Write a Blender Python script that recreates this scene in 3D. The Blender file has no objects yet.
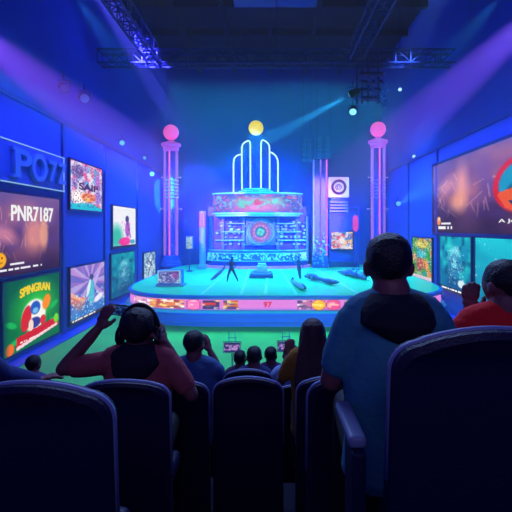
import bpy, bmesh, math, random
import numpy as np
from mathutils import Vector, Matrix, noise
random.seed(7); RNG = np.random.RandomState(11)
PI = math.pi
SC = bpy.context.scene
COL = SC.collection
VX, VY, F = 270.0, 228.0, 420.0          # principal point and focal length of the photograph

# ------------------------------------------------------------------ materials
def lin(c):
    return tuple(((v/12.92) if v <= 0.04045 else ((v+0.055)/1.055)**2.4) for v in c[:3])
def rgb(r, g, b): return lin((r/255, g/255, b/255))
_M = {}
def mat(name, col, rough=.55, metal=0, emit=None, es=1.0, spec=.5, bump=0, bscale=30, var=0, trans=0, alpha=1):
    if name in _M: return _M[name]
    m = bpy.data.materials.new(name); m.use_nodes = True
    nt = m.node_tree; b = nt.nodes['Principled BSDF']
    b.inputs['Base Color'].default_value = (*col, 1)
    b.inputs['Roughness'].default_value = rough
    b.inputs['Metallic'].default_value = metal
    b.inputs['Specular IOR Level'].default_value = spec
    if trans: b.inputs['Transmission Weight'].default_value = trans
    if emit:
        b.inputs['Emission Color'].default_value = (*emit, 1)
        b.inputs['Emission Strength'].default_value = es
    if bump or var:
        tc = nt.nodes.new('ShaderNodeTexCoord')
        n = nt.nodes.new('ShaderNodeTexNoise'); n.inputs['Scale'].default_value = bscale
        n.inputs['Detail'].default_value = 4
        nt.links.new(tc.outputs['Object'], n.inputs['Vector'])
        if bump:
            bp = nt.nodes.new('ShaderNodeBump'); bp.inputs['Strength'].default_value = bump
            bp.inputs['Distance'].default_value = .02
            nt.links.new(n.outputs['Fac'], bp.inputs['Height']); nt.links.new(bp.outputs['Normal'], b.inputs['Normal'])
        if var:
            r = nt.nodes.new('ShaderNodeValToRGB')
            r.color_ramp.elements[0].position = .3; r.color_ramp.elements[1].position = .7
            r.color_ramp.elements[0].color = (*[c*(1-var) for c in col], 1)
            r.color_ramp.elements[1].color = (*[min(1, c*(1+var)) for c in col], 1)
            nt.links.new(n.outputs['Fac'], r.inputs['Fac']); nt.links.new(r.outputs['Color'], b.inputs['Base Color'])
    _M[name] = m; return m
def glow(name, col, s=1.0):
    if name in _M: return _M[name]
    m = bpy.data.materials.new(name); m.use_nodes = True
    nt = m.node_tree; nt.nodes.clear()
    e = nt.nodes.new('ShaderNodeEmission'); e.inputs['Color'].default_value = (*col, 1); e.inputs['Strength'].default_value = s
    o = nt.nodes.new('ShaderNodeOutputMaterial'); nt.links.new(e.outputs[0], o.inputs[0])
    _M[name] = m; return m
def screen_mat(s=1.0):
    s = s*1.15
    nm = 'screen_%g' % s
    if nm in _M: return _M[nm]
    m = bpy.data.materials.new(nm); m.use_nodes = True
    nt = m.node_tree; nt.nodes.clear()
    a = nt.nodes.new('ShaderNodeVertexColor'); a.layer_name = 'art'
    e = nt.nodes.new('ShaderNodeEmission'); e.inputs['Strength'].default_value = s
    o = nt.nodes.new('ShaderNodeOutputMaterial')
    nt.links.new(a.outputs['Color'], e.inputs['Color']); nt.links.new(e.outputs[0], o.inputs[0])
    _M[nm] = m; return m

# ------------------------------------------------------------------ objects
def tag(o, label=None, cat=None, group=None, kind=None):
    if label: o['label'] = label
    if cat: o['category'] = cat
    if group: o['group'] = group
    if kind: o['kind'] = kind
    return o
def empty(name, loc, label=None, cat=None, group=None, rz=0):
    o = bpy.data.objects.new(name, None); COL.objects.link(o)
    o.location = loc; o.rotation_euler = (0, 0, rz); o.empty_display_size = .1
    return tag(o, label, cat, group)
def link(name, me, m, parent=None, smooth=False):
    o = bpy.data.objects.new(name, me); COL.objects.link(o)
    if m is not None:
        me.materials.clear()
        for x in (m if isinstance(m, (list, tuple)) else [m]): me.materials.append(x)
    if smooth:
        me.polygons.foreach_set('use_smooth', [True]*len(me.polygons))
    if parent is not None:
        o.parent = parent
        # geometry is given in world space; keep it there
        pm = Matrix.Translation(parent_world(parent)) @ Matrix.Rotation(parent.rotation_euler.z, 4, 'Z') if parent.parent is None else None
        if parent.type == 'EMPTY':
            me.transform(pm.inverted())
        # mesh parents sit at the root's frame already
        elif parent.parent is None:
            me.transform(pm.inverted())
        else:
            r = parent.parent
            rm = Matrix.Translation(r.location) @ Matrix.Rotation(r.rotation_euler.z, 4, 'Z')
            me.transform(rm.inverted())
    return o
def parent_world(p): return p.location.copy()
def fin(name, bm, m, parent=None, smooth=False):
    bmesh.ops.recalc_face_normals(bm, faces=bm.faces)
    me = bpy.data.meshes.new(name); bm.to_mesh(me); bm.free()
    return link(name, me, m, parent, smooth)
B = bmesh.new
def box(bm, lo, hi, bev=0, rot=None, seg=2):
    c = [(lo[i]+hi[i])/2 for i in range(3)]; s = [abs(hi[i]-lo[i]) for i in range(3)]
    t = bmesh.new(); bmesh.ops.create_cube(t, size=1)
    for v in t.verts: v.co = Vector((v.co.x*s[0], v.co.y*s[1], v.co.z*s[2]))
    if bev: bmesh.ops.bevel(t, geom=t.edges[:], offset=min(bev, min(s)*.49), segments=seg, affect='EDGES', profile=.6)
    M = Matrix.Translation(c)
    if rot is not None: M = M @ rot
    merge(bm, t, M); return bm
def merge(bm, t, M=None):
    if M is not None: bmesh.ops.transform(t, matrix=M, verts=t.verts)
    me = bpy.data.meshes.new('t'); t.to_mesh(me); t.free(); bm.from_mesh(me); bpy.data.meshes.remove(me)
def tube(bm, pts, r, n=10, closed=False, caps=True):
    pts = [Vector(p) for p in pts]; rs = r if isinstance(r, (list, tuple)) else [r]*len(pts)
    N = len(pts); rings = []; prev = None
    for i, p in enumerate(pts):
        a = pts[(i-1) % N] if (closed or i > 0) else p; b = pts[(i+1) % N] if (closed or i < N-1) else p
        d = (b-a).normalized()
        if prev is None:
            u = d.orthogonal().normalized()
        else:
            u = (prev - d*prev.dot(d)); u = u.normalized() if u.length > 1e-6 else d.orthogonal().normalized()
        prev = u; w = d.cross(u)
        rings.append([bm.verts.new(p + (u*math.cos(2*PI*k/n) + w*math.sin(2*PI*k/n))*rs[i]) for k in range(n)])
    for i in range(N if closed else N-1):
        A, C = rings[i], rings[(i+1) % N]
        for k in range(n): bm.faces.new((A[k], A[(k+1) % n], C[(k+1) % n], C[k]))
    if caps and not closed:
        bm.faces.new(rings[0][::-1]); bm.faces.new(rings[-1])
    return bm
def lathe(bm, c, prof, n=32, sx=1, sy=1):
    rings = []
    for (r, z) in prof:
        rings.append([bm.verts.new((c[0]+max(r, 1e-4)*sx*math.cos(2*PI*k/n), c[1]+max(r, 1e-4)*sy*math.sin(2*PI*k/n), c[2]+z)) for k in range(n)])
    for i in range(len(prof)-1):
        for k in range(n): bm.faces.new((rings[i][k], rings[i][(k+1) % n], rings[i+1][(k+1) % n], rings[i+1][k]))
    bm.faces.new(rings[0][::-1]); bm.faces.new(rings[-1]); return bm
def ball(bm, c, r, n=24, s=(1, 1, 1), rot=None):
    t = bmesh.new(); bmesh.ops.create_uvsphere(t, u_segments=n, v_segments=max(6, n//2), radius=r)
    M = Matrix.Translation(c)
    if rot is not None: M = M @ rot
    merge(bm, t, M @ Matrix.Diagonal((*s, 1)))
    return bm
def prism(bm, pts, depth_vec):
    a = [bm.verts.new(p) for p in pts]; d = Vector(depth_vec); b = [bm.verts.new(Vector(p)+d) for p in pts]
    n = len(a); bm.faces.new(a); bm.faces.new(b[::-1])
    for i in range(n): bm.faces.new((a[i], b[i], b[(i+1) % n], a[(i+1) % n]))
    return bm
def torus(bm, c, R, r, axis='Y', n=40, m=8, sx=1, sz=1):
    pts = []
    for k in range(n):
        a = 2*PI*k/n; x, z = R*math.cos(a)*sx, R*math.sin(a)*sz
        pts.append(Vector(c)+(Vector((x, 0, z)) if axis == 'Y' else Vector((x, z, 0))))
    return tube(bm, pts, r, m, closed=True)
def text_mesh(body, size, extrude, bevel=0, offset=0):
    cu = bpy.data.curves.new('txt', 'FONT'); cu.body = body; cu.size = size; cu.extrude = extrude
    cu.align_x = 'CENTER'; cu.align_y = 'CENTER'; cu.bevel_depth = bevel; cu.offset = offset
    o = bpy.data.objects.new('txt', cu); COL.objects.link(o)
    me = bpy.data.meshes.new_from_object(o.evaluated_get(bpy.context.evaluated_depsgraph_get()))
    bpy.data.objects.remove(o); bpy.data.curves.remove(cu); return me

# ------------------------------------------------------------------ picture painter for the screens (their pixels)
class Art:
    def __init__(s, w, h, base=(0, 0, 0)):
        s.w, s.h = w, h
        s.a = np.zeros((h, w, 3)); s.a[:] = np.array(base)/255.
        yy, xx = np.mgrid[0:h, 0:w]; s.u = (xx+.5)/w; s.v = (yy+.5)/h      # u to the right, v downwards
    def noise(s, n, m=None):
        m = m or n; g = RNG.rand(m+1, n+1)
        x = s.u*n; y = s.v*m; xi = np.clip(x.astype(int), 0, n-1); yi = np.clip(y.astype(int), 0, m-1); fx = x-xi; fy = y-yi
        fx = fx*fx*(3-2*fx); fy = fy*fy*(3-2*fy)
        return (g[yi, xi]*(1-fx)+g[yi, xi+1]*fx)*(1-fy)+(g[yi+1, xi]*(1-fx)+g[yi+1, xi+1]*fx)*fy
    def mix(s, mask, col):
        m = np.clip(mask, 0, 1)[..., None]; s.a = s.a*(1-m)+np.array(col)/255.*m; return s
    def grad(s, c0, c1, axis='v', p=1):
        t = (s.v if axis == 'v' else s.u)**p
        s.a = np.array(c0)/255.*(1-t[..., None])+np.array(c1)/255.*t[..., None]; return s
    def ell(s, cx, cy, rx, ry, col, soft=.08, rot=0, k=1):
        x, y = s.u-cx, s.v-cy; c, n = math.cos(rot), math.sin(rot); X = x*c+y*n; Y = -x*n+y*c
        d = np.sqrt((X/rx)**2+(Y/ry)**2); return s.mix(np.clip((1-d)/soft, 0, 1)*k, col)
    def ring(s, cx, cy, r, w, col, ax=1):
        d = np.abs(np.sqrt((s.u-cx)**2+((s.v-cy)*ax)**2)-r); return s.mix(np.clip((w-d)/.012, 0, 1), col)
    def poly(s, pts, col, k=1):
        ins = np.zeros(s.u.shape, bool); n = len(pts)
        for i in range(n):
            (x0, y0), (x1, y1) = pts[i], pts[(i+1) % n]
            if y0 == y1: continue
            c = ((y0 > s.v) != (y1 > s.v)) & (s.u < (x1-x0)*(s.v-y0)/(y1-y0)+x0); ins ^= c
        return s.mix(ins*k, col)
    def line(s, x0, y0, x1, y1, w, col, k=1):
        dx, dy = x1-x0, y1-y0; t = np.clip(((s.u-x0)*dx+(s.v-y0)*dy)/(dx*dx+dy*dy), 0, 1)
        d = np.hypot(s.u-x0-t*dx, s.v-y0-t*dy); return s.mix(np.clip((w-d)/w*2, 0, 1)*k, col)
    def speck(s, n, m, thr, col, region=None, k=1):
        g = (RNG.rand(m, n) > thr).astype(float)
        xi = np.clip((s.u*n).astype(int), 0, n-1); yi = np.clip((s.v*m).astype(int), 0, m-1)
        msk = g[yi, xi]*k
        if region: msk = msk*((s.u > region[0]) & (s.v > region[1]) & (s.u < region[2]) & (s.v < region[3]))
        return s.mix(msk, col)
    def rays(s, cx, cy, n, col, k=.5, ph=0, r0=0):
        a = np.arctan2(s.v-cy, s.u-cx); r = np.hypot(s.u-cx, s.v-cy)
        return s.mix((np.sin(a*n+ph) > .35)*k*(r > r0), col)
    def caption(s, y, x0, x1, h=.02, col=(235, 235, 245)):
        # a line too small to read in the picture
        n = int((x1-x0)/.018); g = RNG.rand(n) > .25
        xi = np.clip(((s.u-x0)/(x1-x0)*n).astype(int), 0, n-1)
        return s.mix(g[xi]*((s.u > x0) & (s.u < x1) & (np.abs(s.v-y) < h)), col)
def art_mesh(art, pos):
    """grid whose faces carry the art's pixels; pos(u, v) -> world point"""
    h, w = art.h, art.w
    vs = [pos(i/w, j/h) for j in range(h+1) for i in range(w+1)]
    fs = [(j*(w+1)+i, (j+1)*(w+1)+i, (j+1)*(w+1)+i+1, j*(w+1)+i+1) for j in range(h) for i in range(w)]
    me = bpy.data.meshes.new('screen'); me.from_pydata(vs, [], fs)
    at = me.color_attributes.new('art', 'FLOAT_COLOR', 'CORNER')
    c = np.clip(art.a, 0, 1); c = np.where(c <= .04045, c/12.92, ((c+.055)/1.055)**2.4)
    c = np.concatenate([c, np.ones((h, w, 1))], 2).reshape(-1, 4)
    at.data.foreach_set('color', np.repeat(c, 4, axis=0).ravel().astype(np.float32))
    me.update(); return me

# ------------------------------------------------------------------ common materials
m_wall = mat('wall_paint', rgb(52, 74, 205), .7, bump=.1, bscale=8, var=.06)
m_trim = mat('blue_metal', rgb(40, 60, 170), .4, .3)
m_bezel = mat('bezel', rgb(24, 26, 90), .35, .2)
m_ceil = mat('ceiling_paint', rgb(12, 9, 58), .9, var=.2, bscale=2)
m_truss = mat('truss_metal', rgb(44, 52, 120), .5, .4)
m_floor = mat('arena_floor', rgb(92, 200, 98), .6, var=.07, bscale=.6)
m_court = mat('court_green', rgb(12, 226, 152), .42, var=.05, bscale=.5)
m_white = mat('white_line', rgb(200, 240, 250), .5)
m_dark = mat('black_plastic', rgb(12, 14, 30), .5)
m_seat = mat('seat_navy', rgb(13, 14, 62), .5, bump=.15, bscale=160)
m_litedge = mat('seat_lit_edge', rgb(130, 140, 195), .38)
m_step = mat('terrace_dark', rgb(12, 13, 48), .85, bump=.3, bscale=20)
m_stagebody = mat('stage_body', rgb(44, 64, 200), .45, .1, var=.15, bscale=3)
m_cyan = glow('led_cyan', rgb(60, 190, 240), .9)

YB = 34.0; ZF = -4.3; ZC = 13.0; XL = -8.4; XR = 9.0; ZS = -2.9
def YL(px): return -XL*F/(VX-px)
def YR(px): return XR*F/(px-VX)
def Zat(py, Y): return (VY-py)*Y/F
def Xat(px, Y): return (px-VX)*Y/F

# ------------------------------------------------------------------ room shell
def struct(name, lo, hi, m, bev=0):
    return tag(fin(name, box(B(), lo, hi, bev), m), kind='structure')
struct('floor', (XL-.3, 5.9, ZF-.2), (XR+.3, YB+.3, ZF), m_floor)
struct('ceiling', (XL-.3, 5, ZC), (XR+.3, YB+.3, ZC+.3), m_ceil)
struct('wall_left', (XL-.3, 6, ZF), (XL, YB, ZC), m_wall)
struct('wall_right', (XR, 6, ZF), (XR+.3, YB, ZC), m_wall)
struct('wall_back', (XL-.3, YB, ZF), (XR+.3, YB+.3, ZC), mat('back_wall_paint', rgb(24, 44, 175), .9))
m_walk = mat('blue_walkway', rgb(40, 62, 215), .5, var=.08, bscale=1)
struct('trim_1', (XL, 6.6, ZF), (XL+.62, YB, ZF+.03), m_walk)
struct('trim_2', (XR-.62, 6.6, ZF), (XR, YB, ZF+.03), m_walk)
# pilaster strips on the side walls
k = 3
for y in (YL(62), YL(104), YL(137)):
    struct('trim_%d' % k, (XL, y-.09, ZF+.03), (XL+.1, y+.09, 4.2), m_trim); k += 1
for y in (YR(438), YR(409)):
    struct('trim_%d' % k, (XR-.1, y-.09, ZF+.03), (XR, y+.09, 4.2), m_trim); k += 1
for x0, x1 in ((XL, XL+.12), (XR-.12, XR)):
    struct('trim_%d' % k, (x0, 6.6, 4.2), (x1, YB, 4.36), m_trim); k += 1
# coffers of the ceiling
bm = B()
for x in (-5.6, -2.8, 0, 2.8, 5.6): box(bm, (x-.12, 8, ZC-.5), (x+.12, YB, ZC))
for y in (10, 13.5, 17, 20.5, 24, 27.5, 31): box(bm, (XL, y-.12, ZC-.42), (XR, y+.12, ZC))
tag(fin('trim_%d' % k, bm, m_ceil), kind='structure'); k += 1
struct('trim_%d' % k, (-2.0, 20.9, ZC-.6), (2.6, 23.6, ZC-.42), mat('ceiling_panel', rgb(60, 84, 160), .7))

# ------------------------------------------------------------------ terrace under the seats
def stepk(Y): return math.floor((Y-.2)/.85)
def stepz(Y): return -1.09-.353*(.2+.85*stepk(Y)+.35)
bm = B()
for kk in range(-2, 7):
    y0 = .2+.85*kk
    box(bm, (-4.6, y0, ZF), (4.6, y0+.85, stepz(y0+.1)))
tag(fin('floor_terrace', bm, m_step), kind='structure')
bm = B(); box(bm, (-4.6, 6.15, ZF), (4.6, 6.27, -2.36), .02)
tag(fin('trim_20', bm, m_step), kind='structure')

# ------------------------------------------------------------------ haze of the hall
bm = B(); box(bm, (XL-.05, 6.3, ZF-.02), (XR+.05, YB+.05, ZC+.02))
me = bpy.data.meshes.new('haze'); bm.to_mesh(me); bm.free()
mh = bpy.data.materials.new('haze'); mh.use_nodes = True; nt = mh.node_tree; nt.nodes.clear()
vs = nt.nodes.new('ShaderNodeVolumeScatter'); vs.inputs['Color'].default_value = (.8, .9, 1, 1); vs.inputs['Density'].default_value = .0095
vs.inputs['Anisotropy'].default_value = .15
o_ = nt.nodes.new('ShaderNodeOutputMaterial'); nt.links.new(vs.outputs[0], o_.inputs['Volume'])
haze = link('haze', me, mh); tag(haze, 'thin blue theatre haze filling the hall', 'haze', kind='stuff')

# ------------------------------------------------------------------ wall screens
def wall_screen(side, x0, x1, yt0, yb0, yt1, yb1, art, label, strength=1.0, group=None, frame=.07, depth=.12, name='wall_screen'):
    Yf = YL if side == 'L' else YR
    Y0, Y1 = Yf(x0), Yf(x1)
    zt = (Zat(yt0, Y0)+Zat(yt1, Y1))/2; zb = (Zat(yb0, Y0)+Zat(yb1, Y1))/2
    xw = XL if side == 'L' else XR; sg = 1 if side == 'L' else -1
    ya, yb = min(Y0, Y1), max(Y0, Y1)
    root = empty(name, (xw, (ya+yb)/2, zb), label, 'screen', group)
    bm = B(); f = frame; xa, xb = sorted((xw, xw+sg*depth))
    box(bm, (xa, ya-f, zb-f), (xb, ya, zt+f), .01); box(bm, (xa, yb, zb-f), (xb, yb+f, zt+f), .01)
    box(bm, (xa, ya, zt), (xb, yb, zt+f), .01); box(bm, (xa, ya, zb-f), (xb, yb, zb), .01)
    box(bm, (xa, ya, zb), (xa+.03 if sg > 0 else xb, yb, zt)) if sg > 0 else box(bm, (xb-.03, ya, zb), (xb, yb, zt))
    fin('frame', bm, m_bezel, root)
    xs = xw+sg*(depth-.03)
    if side == 'L': pos = lambda u, v: (xs, ya+(yb-ya)*u, zt+(zb-zt)*v)
    else: pos = lambda u, v: (xs, yb+(ya-yb)*u, zt+(zb-zt)*v)
    me = art_mesh(art, pos); dsp = link('display', me, screen_mat(strength), root)
    return dsp, dict(x=xs+sg*.012, ya=ya, yb=yb, zt=zt, zb=zb, sg=sg, pos=pos)
def wall_text(body, R, S, u, v, h, wid=None, m=None, name='lettering', rot=0, ext=.008, bevel=0, offset=0, warp=None):
    """lettering lying on a screen; u,v its centre, h its height as a share of the screen's"""
    me = text_mesh(body, 1.0, ext, bevel, offset)
    xs = [p.co.x for p in me.vertices]; ys = [p.co.y for p in me.vertices]
    w0 = max(xs)-min(xs); h0 = max(ys)-min(ys); H = (S['zt']-S['zb'])*h
    W = (S['yb']-S['ya'])*wid if wid else w0*H/h0
    cx, cy = (max(xs)+min(xs))/2, (max(ys)+min(ys))/2
    for p in me.vertices:
        x = (p.co.x-cx)/w0*W; y = (p.co.y-cy)/h0*H; zz = p.co.z
        if warp: y += warp*H*(1-(2*x/W)**2)
        x, y = x*math.cos(rot)-y*math.sin(rot), x*math.sin(rot)+y*math.cos(rot)
        c = Vector(S['pos'](u, v)); d = 1 if S['sg'] > 0 else -1
        p.co = Vector((S['x']+S['sg']*zz, c.y+d*x, c.z+y))
    return link(name, me, m or glow('white_text', (1, 1, 1), .95), R)

# art pieces ------------------------------------------------------------
def art_mauve(w=110, h=80, figure=False):
    a = Art(w, h).grad((118, 84, 150), (58, 36, 88))
    n = a.noise(5, 4); a.mix(n*.9-.15, (205, 128, 150)); a.mix(a.noise(9)*.8-.25, (96, 70, 160))
    if not figure:
        a.ell(.62, .52, .2, .3, (235, 150, 140), .6, k=.8); a.ell(.75, .5, .08, .3, (240, 168, 140), .5, k=.8); a.ell(.25, .5, .22, .12, (225, 140, 160), .7, .5, k=.7)
    else:
        a.ell(.34, .38, .1, .42, (238, 160, 150), .8, k=.9); a.ell(.18, .35, .14, .22, (225, 150, 165), .9, .6, k=.8); a.ell(.3, .6, .12, .2, (240, 165, 140), .7, k=.8)
    for i in range(26):
        x, y = RNG.rand()*.8, .15+RNG.rand()*.6; a.line(x, y, x+RNG.randn()*.06, y+.04+RNG.rand()*.12, .006, (250, 190, 195), .45)
    a.mix(np.clip((a.v-.62)*2.2, 0, .85), (44, 26, 66)); a.mix(np.clip((.2-a.v)*2.4, 0, .5), (104, 92, 160))
    return a
a2 = art_mauve(); a2.ell(.19, .8, .075, .1, (250, 178, 30), .2); a2.ell(.165, .78, .012, .02, (140, 80, 10), .3); a2.ell(.21, .775, .012, .02, (140, 80, 10), .3); a2.line(.16, .84, .215, .835, .008, (140, 80, 10))
a2.caption(.86, .3, .47, .012); a2.caption(.925, .12, .72, .016)
R2, S2 = wall_screen('L', -22, 57, 189, 281, 200, 267, a2, 'big mauve poster screen under the raised lettering sign on the blue wall', .9)
wall_text('PNR7187', R2, S2, .6, .235, .2, .58, offset=.018)

a3 = Art(100, 90).grad((14, 92, 78), (18, 120, 60)); a3.ell(.55, .42, .5, .45, (60, 225, 70), 1.0, k=.95)
for i in range(9): a3.poly([(.05+.11*i, 1), (.1+.11*i, .55+.25*RNG.rand()), (.17+.11*i, 1)], (10, 105, 80), .7)
for x, y, r in ((.12, .6, .5), (.88, .5, -.5), (.9, .75, .3), (.2, .85, -.2)): a3.ell(x, y, .12, .05, (30, 180, 90), .4, r)
a3.ell(.5, .56, .23, .25, (245, 245, 235), .15); a3.ell(.36, .58, .09, .2, (215, 36, 50), .15, .2); a3.ell(.73, .42, .09, .14, (250, 140, 40), .3, .3)
a3.ell(.52, .46, .1, .11, (40, 90, 190), .2); a3.ell(.52, .5, .06, .05, (120, 190, 240), .3); a3.ell(.5, .68, .13, .09, (50, 60, 150), .2); a3.ell(.66, .68, .06, .08, (220, 40, 60), .2); a3.ell(.44, .7, .05, .1, (250, 215, 200), .2)
a3.poly([(.2, .8), (.95, .72), (.98, .86), (.2, .97)], (205, 26, 48)); a3.poly([(.2, .93), (.95, .82), (.95, .86), (.2, .98)], (250, 230, 235), .9)
a3.ell(.93, .74, .06, .09, (120, 215, 50), .3); a3.ell(.1, .93, .08, .1, (235, 110, 40), .3); a3.mix(np.clip((.1-a3.u)*8, 0, .7), (16, 60, 80))
a3.caption(.885, .26, .6, .01, (255, 225, 225))
R3, S3 = wall_screen('L', 0, 57, 281, 358, 274, 333, a3, 'green cartoon game poster screen with a red ribbon, lowest at the left', .95)
wall_text('SPINGRAN', R3, S3, .52, .2, .13, .54, glow('yellow_text', rgb(250, 214, 40), 1), warp=.35, offset=.03)

a4 = Art(90, 90, (225, 215, 235)); n = a4.noise(7)
a4.mix((n-.5)*3, (150, 110, 200)); a4.mix((a4.noise(8)-.55)*4, (90, 170, 225)); a4.mix((a4.noise(9)-.6)*5, (235, 90, 150))
a4.ell(.2, .2, .2, .16, (110, 70, 150), .3, k=.8); a4.ell(.25, .75, .3, .22, (250, 240, 235), .5); a4.ell(.55, .72, .28, .12, (240, 110, 50), .35); a4.ell(.5, .76, .1, .07, (250, 190, 80), .4)
a4.ell(.85, .3, .12, .2, (190, 110, 210), .5); a4.ell(.85, .7, .12, .2, (150, 100, 210), .5); a4.poly([(0, .88), (.6, .84), (1, .94), (1, 1), (0, 1)], (40, 190, 215))
a4.speck(45, 45, .8, (255, 255, 255), (.0, .0, 1, .9), .5); a4.speck(40, 40, .86, (70, 40, 120), (.0, .0, 1, .95), .7)
R4, S4 = wall_screen('L', 68, 100, 159, 210, 170, 210.5, a4, 'bright pastel collage poster with an orange splash, highest beside the raised sign', 1.0)
wall_text('SAIP', R4, S4, .55, .5, .15, .62, glow('violet_text', rgb(70, 36, 110), 1), offset=.03)

a5 = Art(90, 100).grad((128, 110, 205), (60, 90, 190)); a5.rays(.55, .3, 9, (235, 205, 240), .6, .5); a5.rays(.5, .35, 14, (190, 120, 210), .5)
a5.poly([(0, .5), (.45, .62), (.3, .9), (0, .62)], (245, 120, 90), .8); a5.poly([(0, .42), (.4, .66), (.36, .7), (0, .5)], (255, 190, 150), .8)
a5.mix(np.clip((a5.v-.6)*3, 0, .8), (40, 120, 200)); a5.ell(.58, .52, .1, .3, (70, 190, 215), .25); a5.ell(.58, .25, .07, .07, (60, 70, 130), .3); a5.ell(.5, .45, .05, .2, (220, 240, 250), .3, .3)
a5.poly([(.62, .3), (.9, .1), (.7, .45)], (200, 170, 240)); a5.ell(.8, .7, .2, .08, (245, 235, 250), .4, -.3); a5.speck(40, 40, .86, (200, 245, 255), (.0, .5, 1, .93), .7)
a5.mix((a5.v > .94)*1., (60, 40, 70)); a5.caption(.965, .05, .7, .012)
R5, S5 = wall_screen('L', 68, 102.5, 268, 324, 262, 310, a5, 'violet poster screen with bursting rays and a cyan figure, beside the green poster', .95)
a6 = Art(60, 90, (240, 240, 248)); a6.ell(.15, .75, .35, .4, (60, 190, 170), .6); a6.ell(.6, .3, .09, .1, (60, 50, 110), .2); a6.ell(.62, .55, .13, .24, (150, 90, 200), .3); a6.ell(.5, .86, .3, .12, (240, 40, 150), .3); a6.ell(.85, .88, .15, .07, (70, 170, 210), .4)
a6.line(.62, .4, .75, .75, .03, (90, 50, 150)); a6.speck(30, 45, .82, (250, 120, 190), (.35, .35, .8, .9), .7); a6.mix((a6.v > .955)*1., (40, 40, 90))
wall_screen('L', 111, 134, 206, 248, 208.5, 246, a6, 'white poster screen with a magenta skirted figure, above the teal one', 1.0)
def art_teal(w=70, h=90, seed=0, cap=True):
    a = Art(w, h).grad((20, 150, 178), (16, 96, 150)); a.mix((a.noise(6)-.45)*2, (30, 190, 190)); a.mix((a.noise(9)-.55)*2, (10, 70, 120))
    a.ell(.52, .3, .2, .16, (140, 225, 235), .5, k=.75); a.ell(.52, .52, .24, .26, (40, 120, 170), .4); a.ell(.5, .48, .13, .16, (120, 215, 225), .6, k=.7)
    a.ell(.44, .45, .03, .02, (10, 40, 80), .4); a.ell(.58, .45, .03, .02, (10, 40, 80), .4); a.line(.44, .58, .58, .58, .01, (10, 50, 90)); a.ell(.52, .85, .4, .16, (20, 70, 130), .5, k=.8)
    a.speck(50, 60, .86, (190, 240, 245), (.25, .15, .8, .85), .55); return a
a7 = art_teal(60, 80)
wall_screen('L', 109.5, 133, 255, 298, 251, 290, a7, 'dim teal poster screen with a bearded mask, directly under the white one', .9)
a8 = Art(40, 80, (190, 225, 240)); a8.mix((a8.noise(5)-.4)*3, (90, 120, 190)); a8.ell(.5, .45, .2, .3, (240, 245, 250), .3); a8.line(.3, .2, .7, .5, .05, (50, 70, 130)); a8.line(.7, .3, .35, .8, .05, (50, 90, 150)); a8.speck(16, 30, .8, (40, 60, 120), None, .7)
wall_screen('L', 142.5, 154, 254, 283, 251, 277, a8, 'small pale blue poster screen farthest along the wall, by the stage corner', .95)

# right wall
a9 = art_mauve(130, 76, True)
a9.ring(.845, .49, .205, .026, (215, 36, 56), .72); a9.ell(.845, .49, .19, .26, (30, 150, 190), .1)
a9.ell(.84, .62, .16, .2, (20, 60, 110), .3); a9.poly([(.66, .55), (.8, .5), (.92, .56), (.82, .66), (.68, .64)], (235, 90, 40)); a9.ell(.8, .6, .05, .06, (60, 200, 210), .3); a9.ell(.9, .42, .08, .1, (235, 180, 140), .3)
a9.poly([(.645, .56), (.71, .72), (.8, .79), (.8, .74), (.74, .67), (.69, .56)], (235, 90, 50))
a9.ell(.075, .83, .03, .075, (245, 150, 50), .3); a9.ell(.078, .8, .014, .03, (255, 225, 190), .3)
a9.caption(.87, .11, .22, .012); a9.caption(.925, .07, .26, .016, (255, 255, 255))
R9, S9 = wall_screen('R', 435, 560, 168, 229, 118, 242, a9, 'huge mauve screen with a red ringed emblem high on the blue wall', .95, frame=.14)
wall_text('A Joyogo', R9, S9, .79, .86, .05, .25)
a10 = Art(60, 90, (60, 170, 60)); a10.mix((a10.noise(6)-.4)*3, (240, 150, 40)); a10.mix((a10.noise(7)-.5)*3, (40, 170, 190)); a10.ell(.5, .4, .3, .13, (80, 210, 220), .4); a10.ell(.4, .65, .2, .2, (200, 60, 50), .4); a10.ell(.75, .65, .14, .16, (250, 160, 60), .4)
a10.ell(.5, .15, .45, .12, (230, 220, 60), .5); a10.speck(26, 40, .78, (40, 40, 90), None, .6); a10.speck(26, 40, .85, (250, 240, 220), None, .7); a10.mix((a10.v > .92)*1., (230, 210, 220))
R10, S10 = wall_screen('R', 414, 433.5, 237, 276.6, 239.4, 281, a10, 'busy green and orange game poster screen left of the teal ones', .9)
0 and wall_text('JUNGLE', R10, S10, .5, .15, .1, .8, glow('yellow_text', (1, 1, 0), 1), warp=.3)
a11 = art_teal(70, 100); a11.ell(.72, .82, .13, .08, (200, 225, 230), .3); a11.poly([(0, .93), (1, .93), (1, 1), (0, 1)], (20, 30, 60)); a11.caption(.965, .05, .9, .012)
wall_screen('R', 442, 473, 236, 288.6, 238, 297, a11, 'teal poster screen with a glowing bearded face below the huge screen', 1.1)
a12 = Art(90, 90).grad((30, 190, 205), (16, 110, 160)); a12.ell(.5, .45, .35, .14, (130, 235, 235), .8); a12.mix((a12.noise(7)-.5)*2, (20, 150, 180)); a12.ell(.5, .85, .4, .3, (20, 90, 140), .5); a12.speck(60, 60, .985, (220, 255, 255), None, .8)
wall_screen('R', 477.5, 548, 238.3, 300, 240, 340, a12, 'wide teal underwater poster screen behind the man in red', 1.1)

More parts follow.
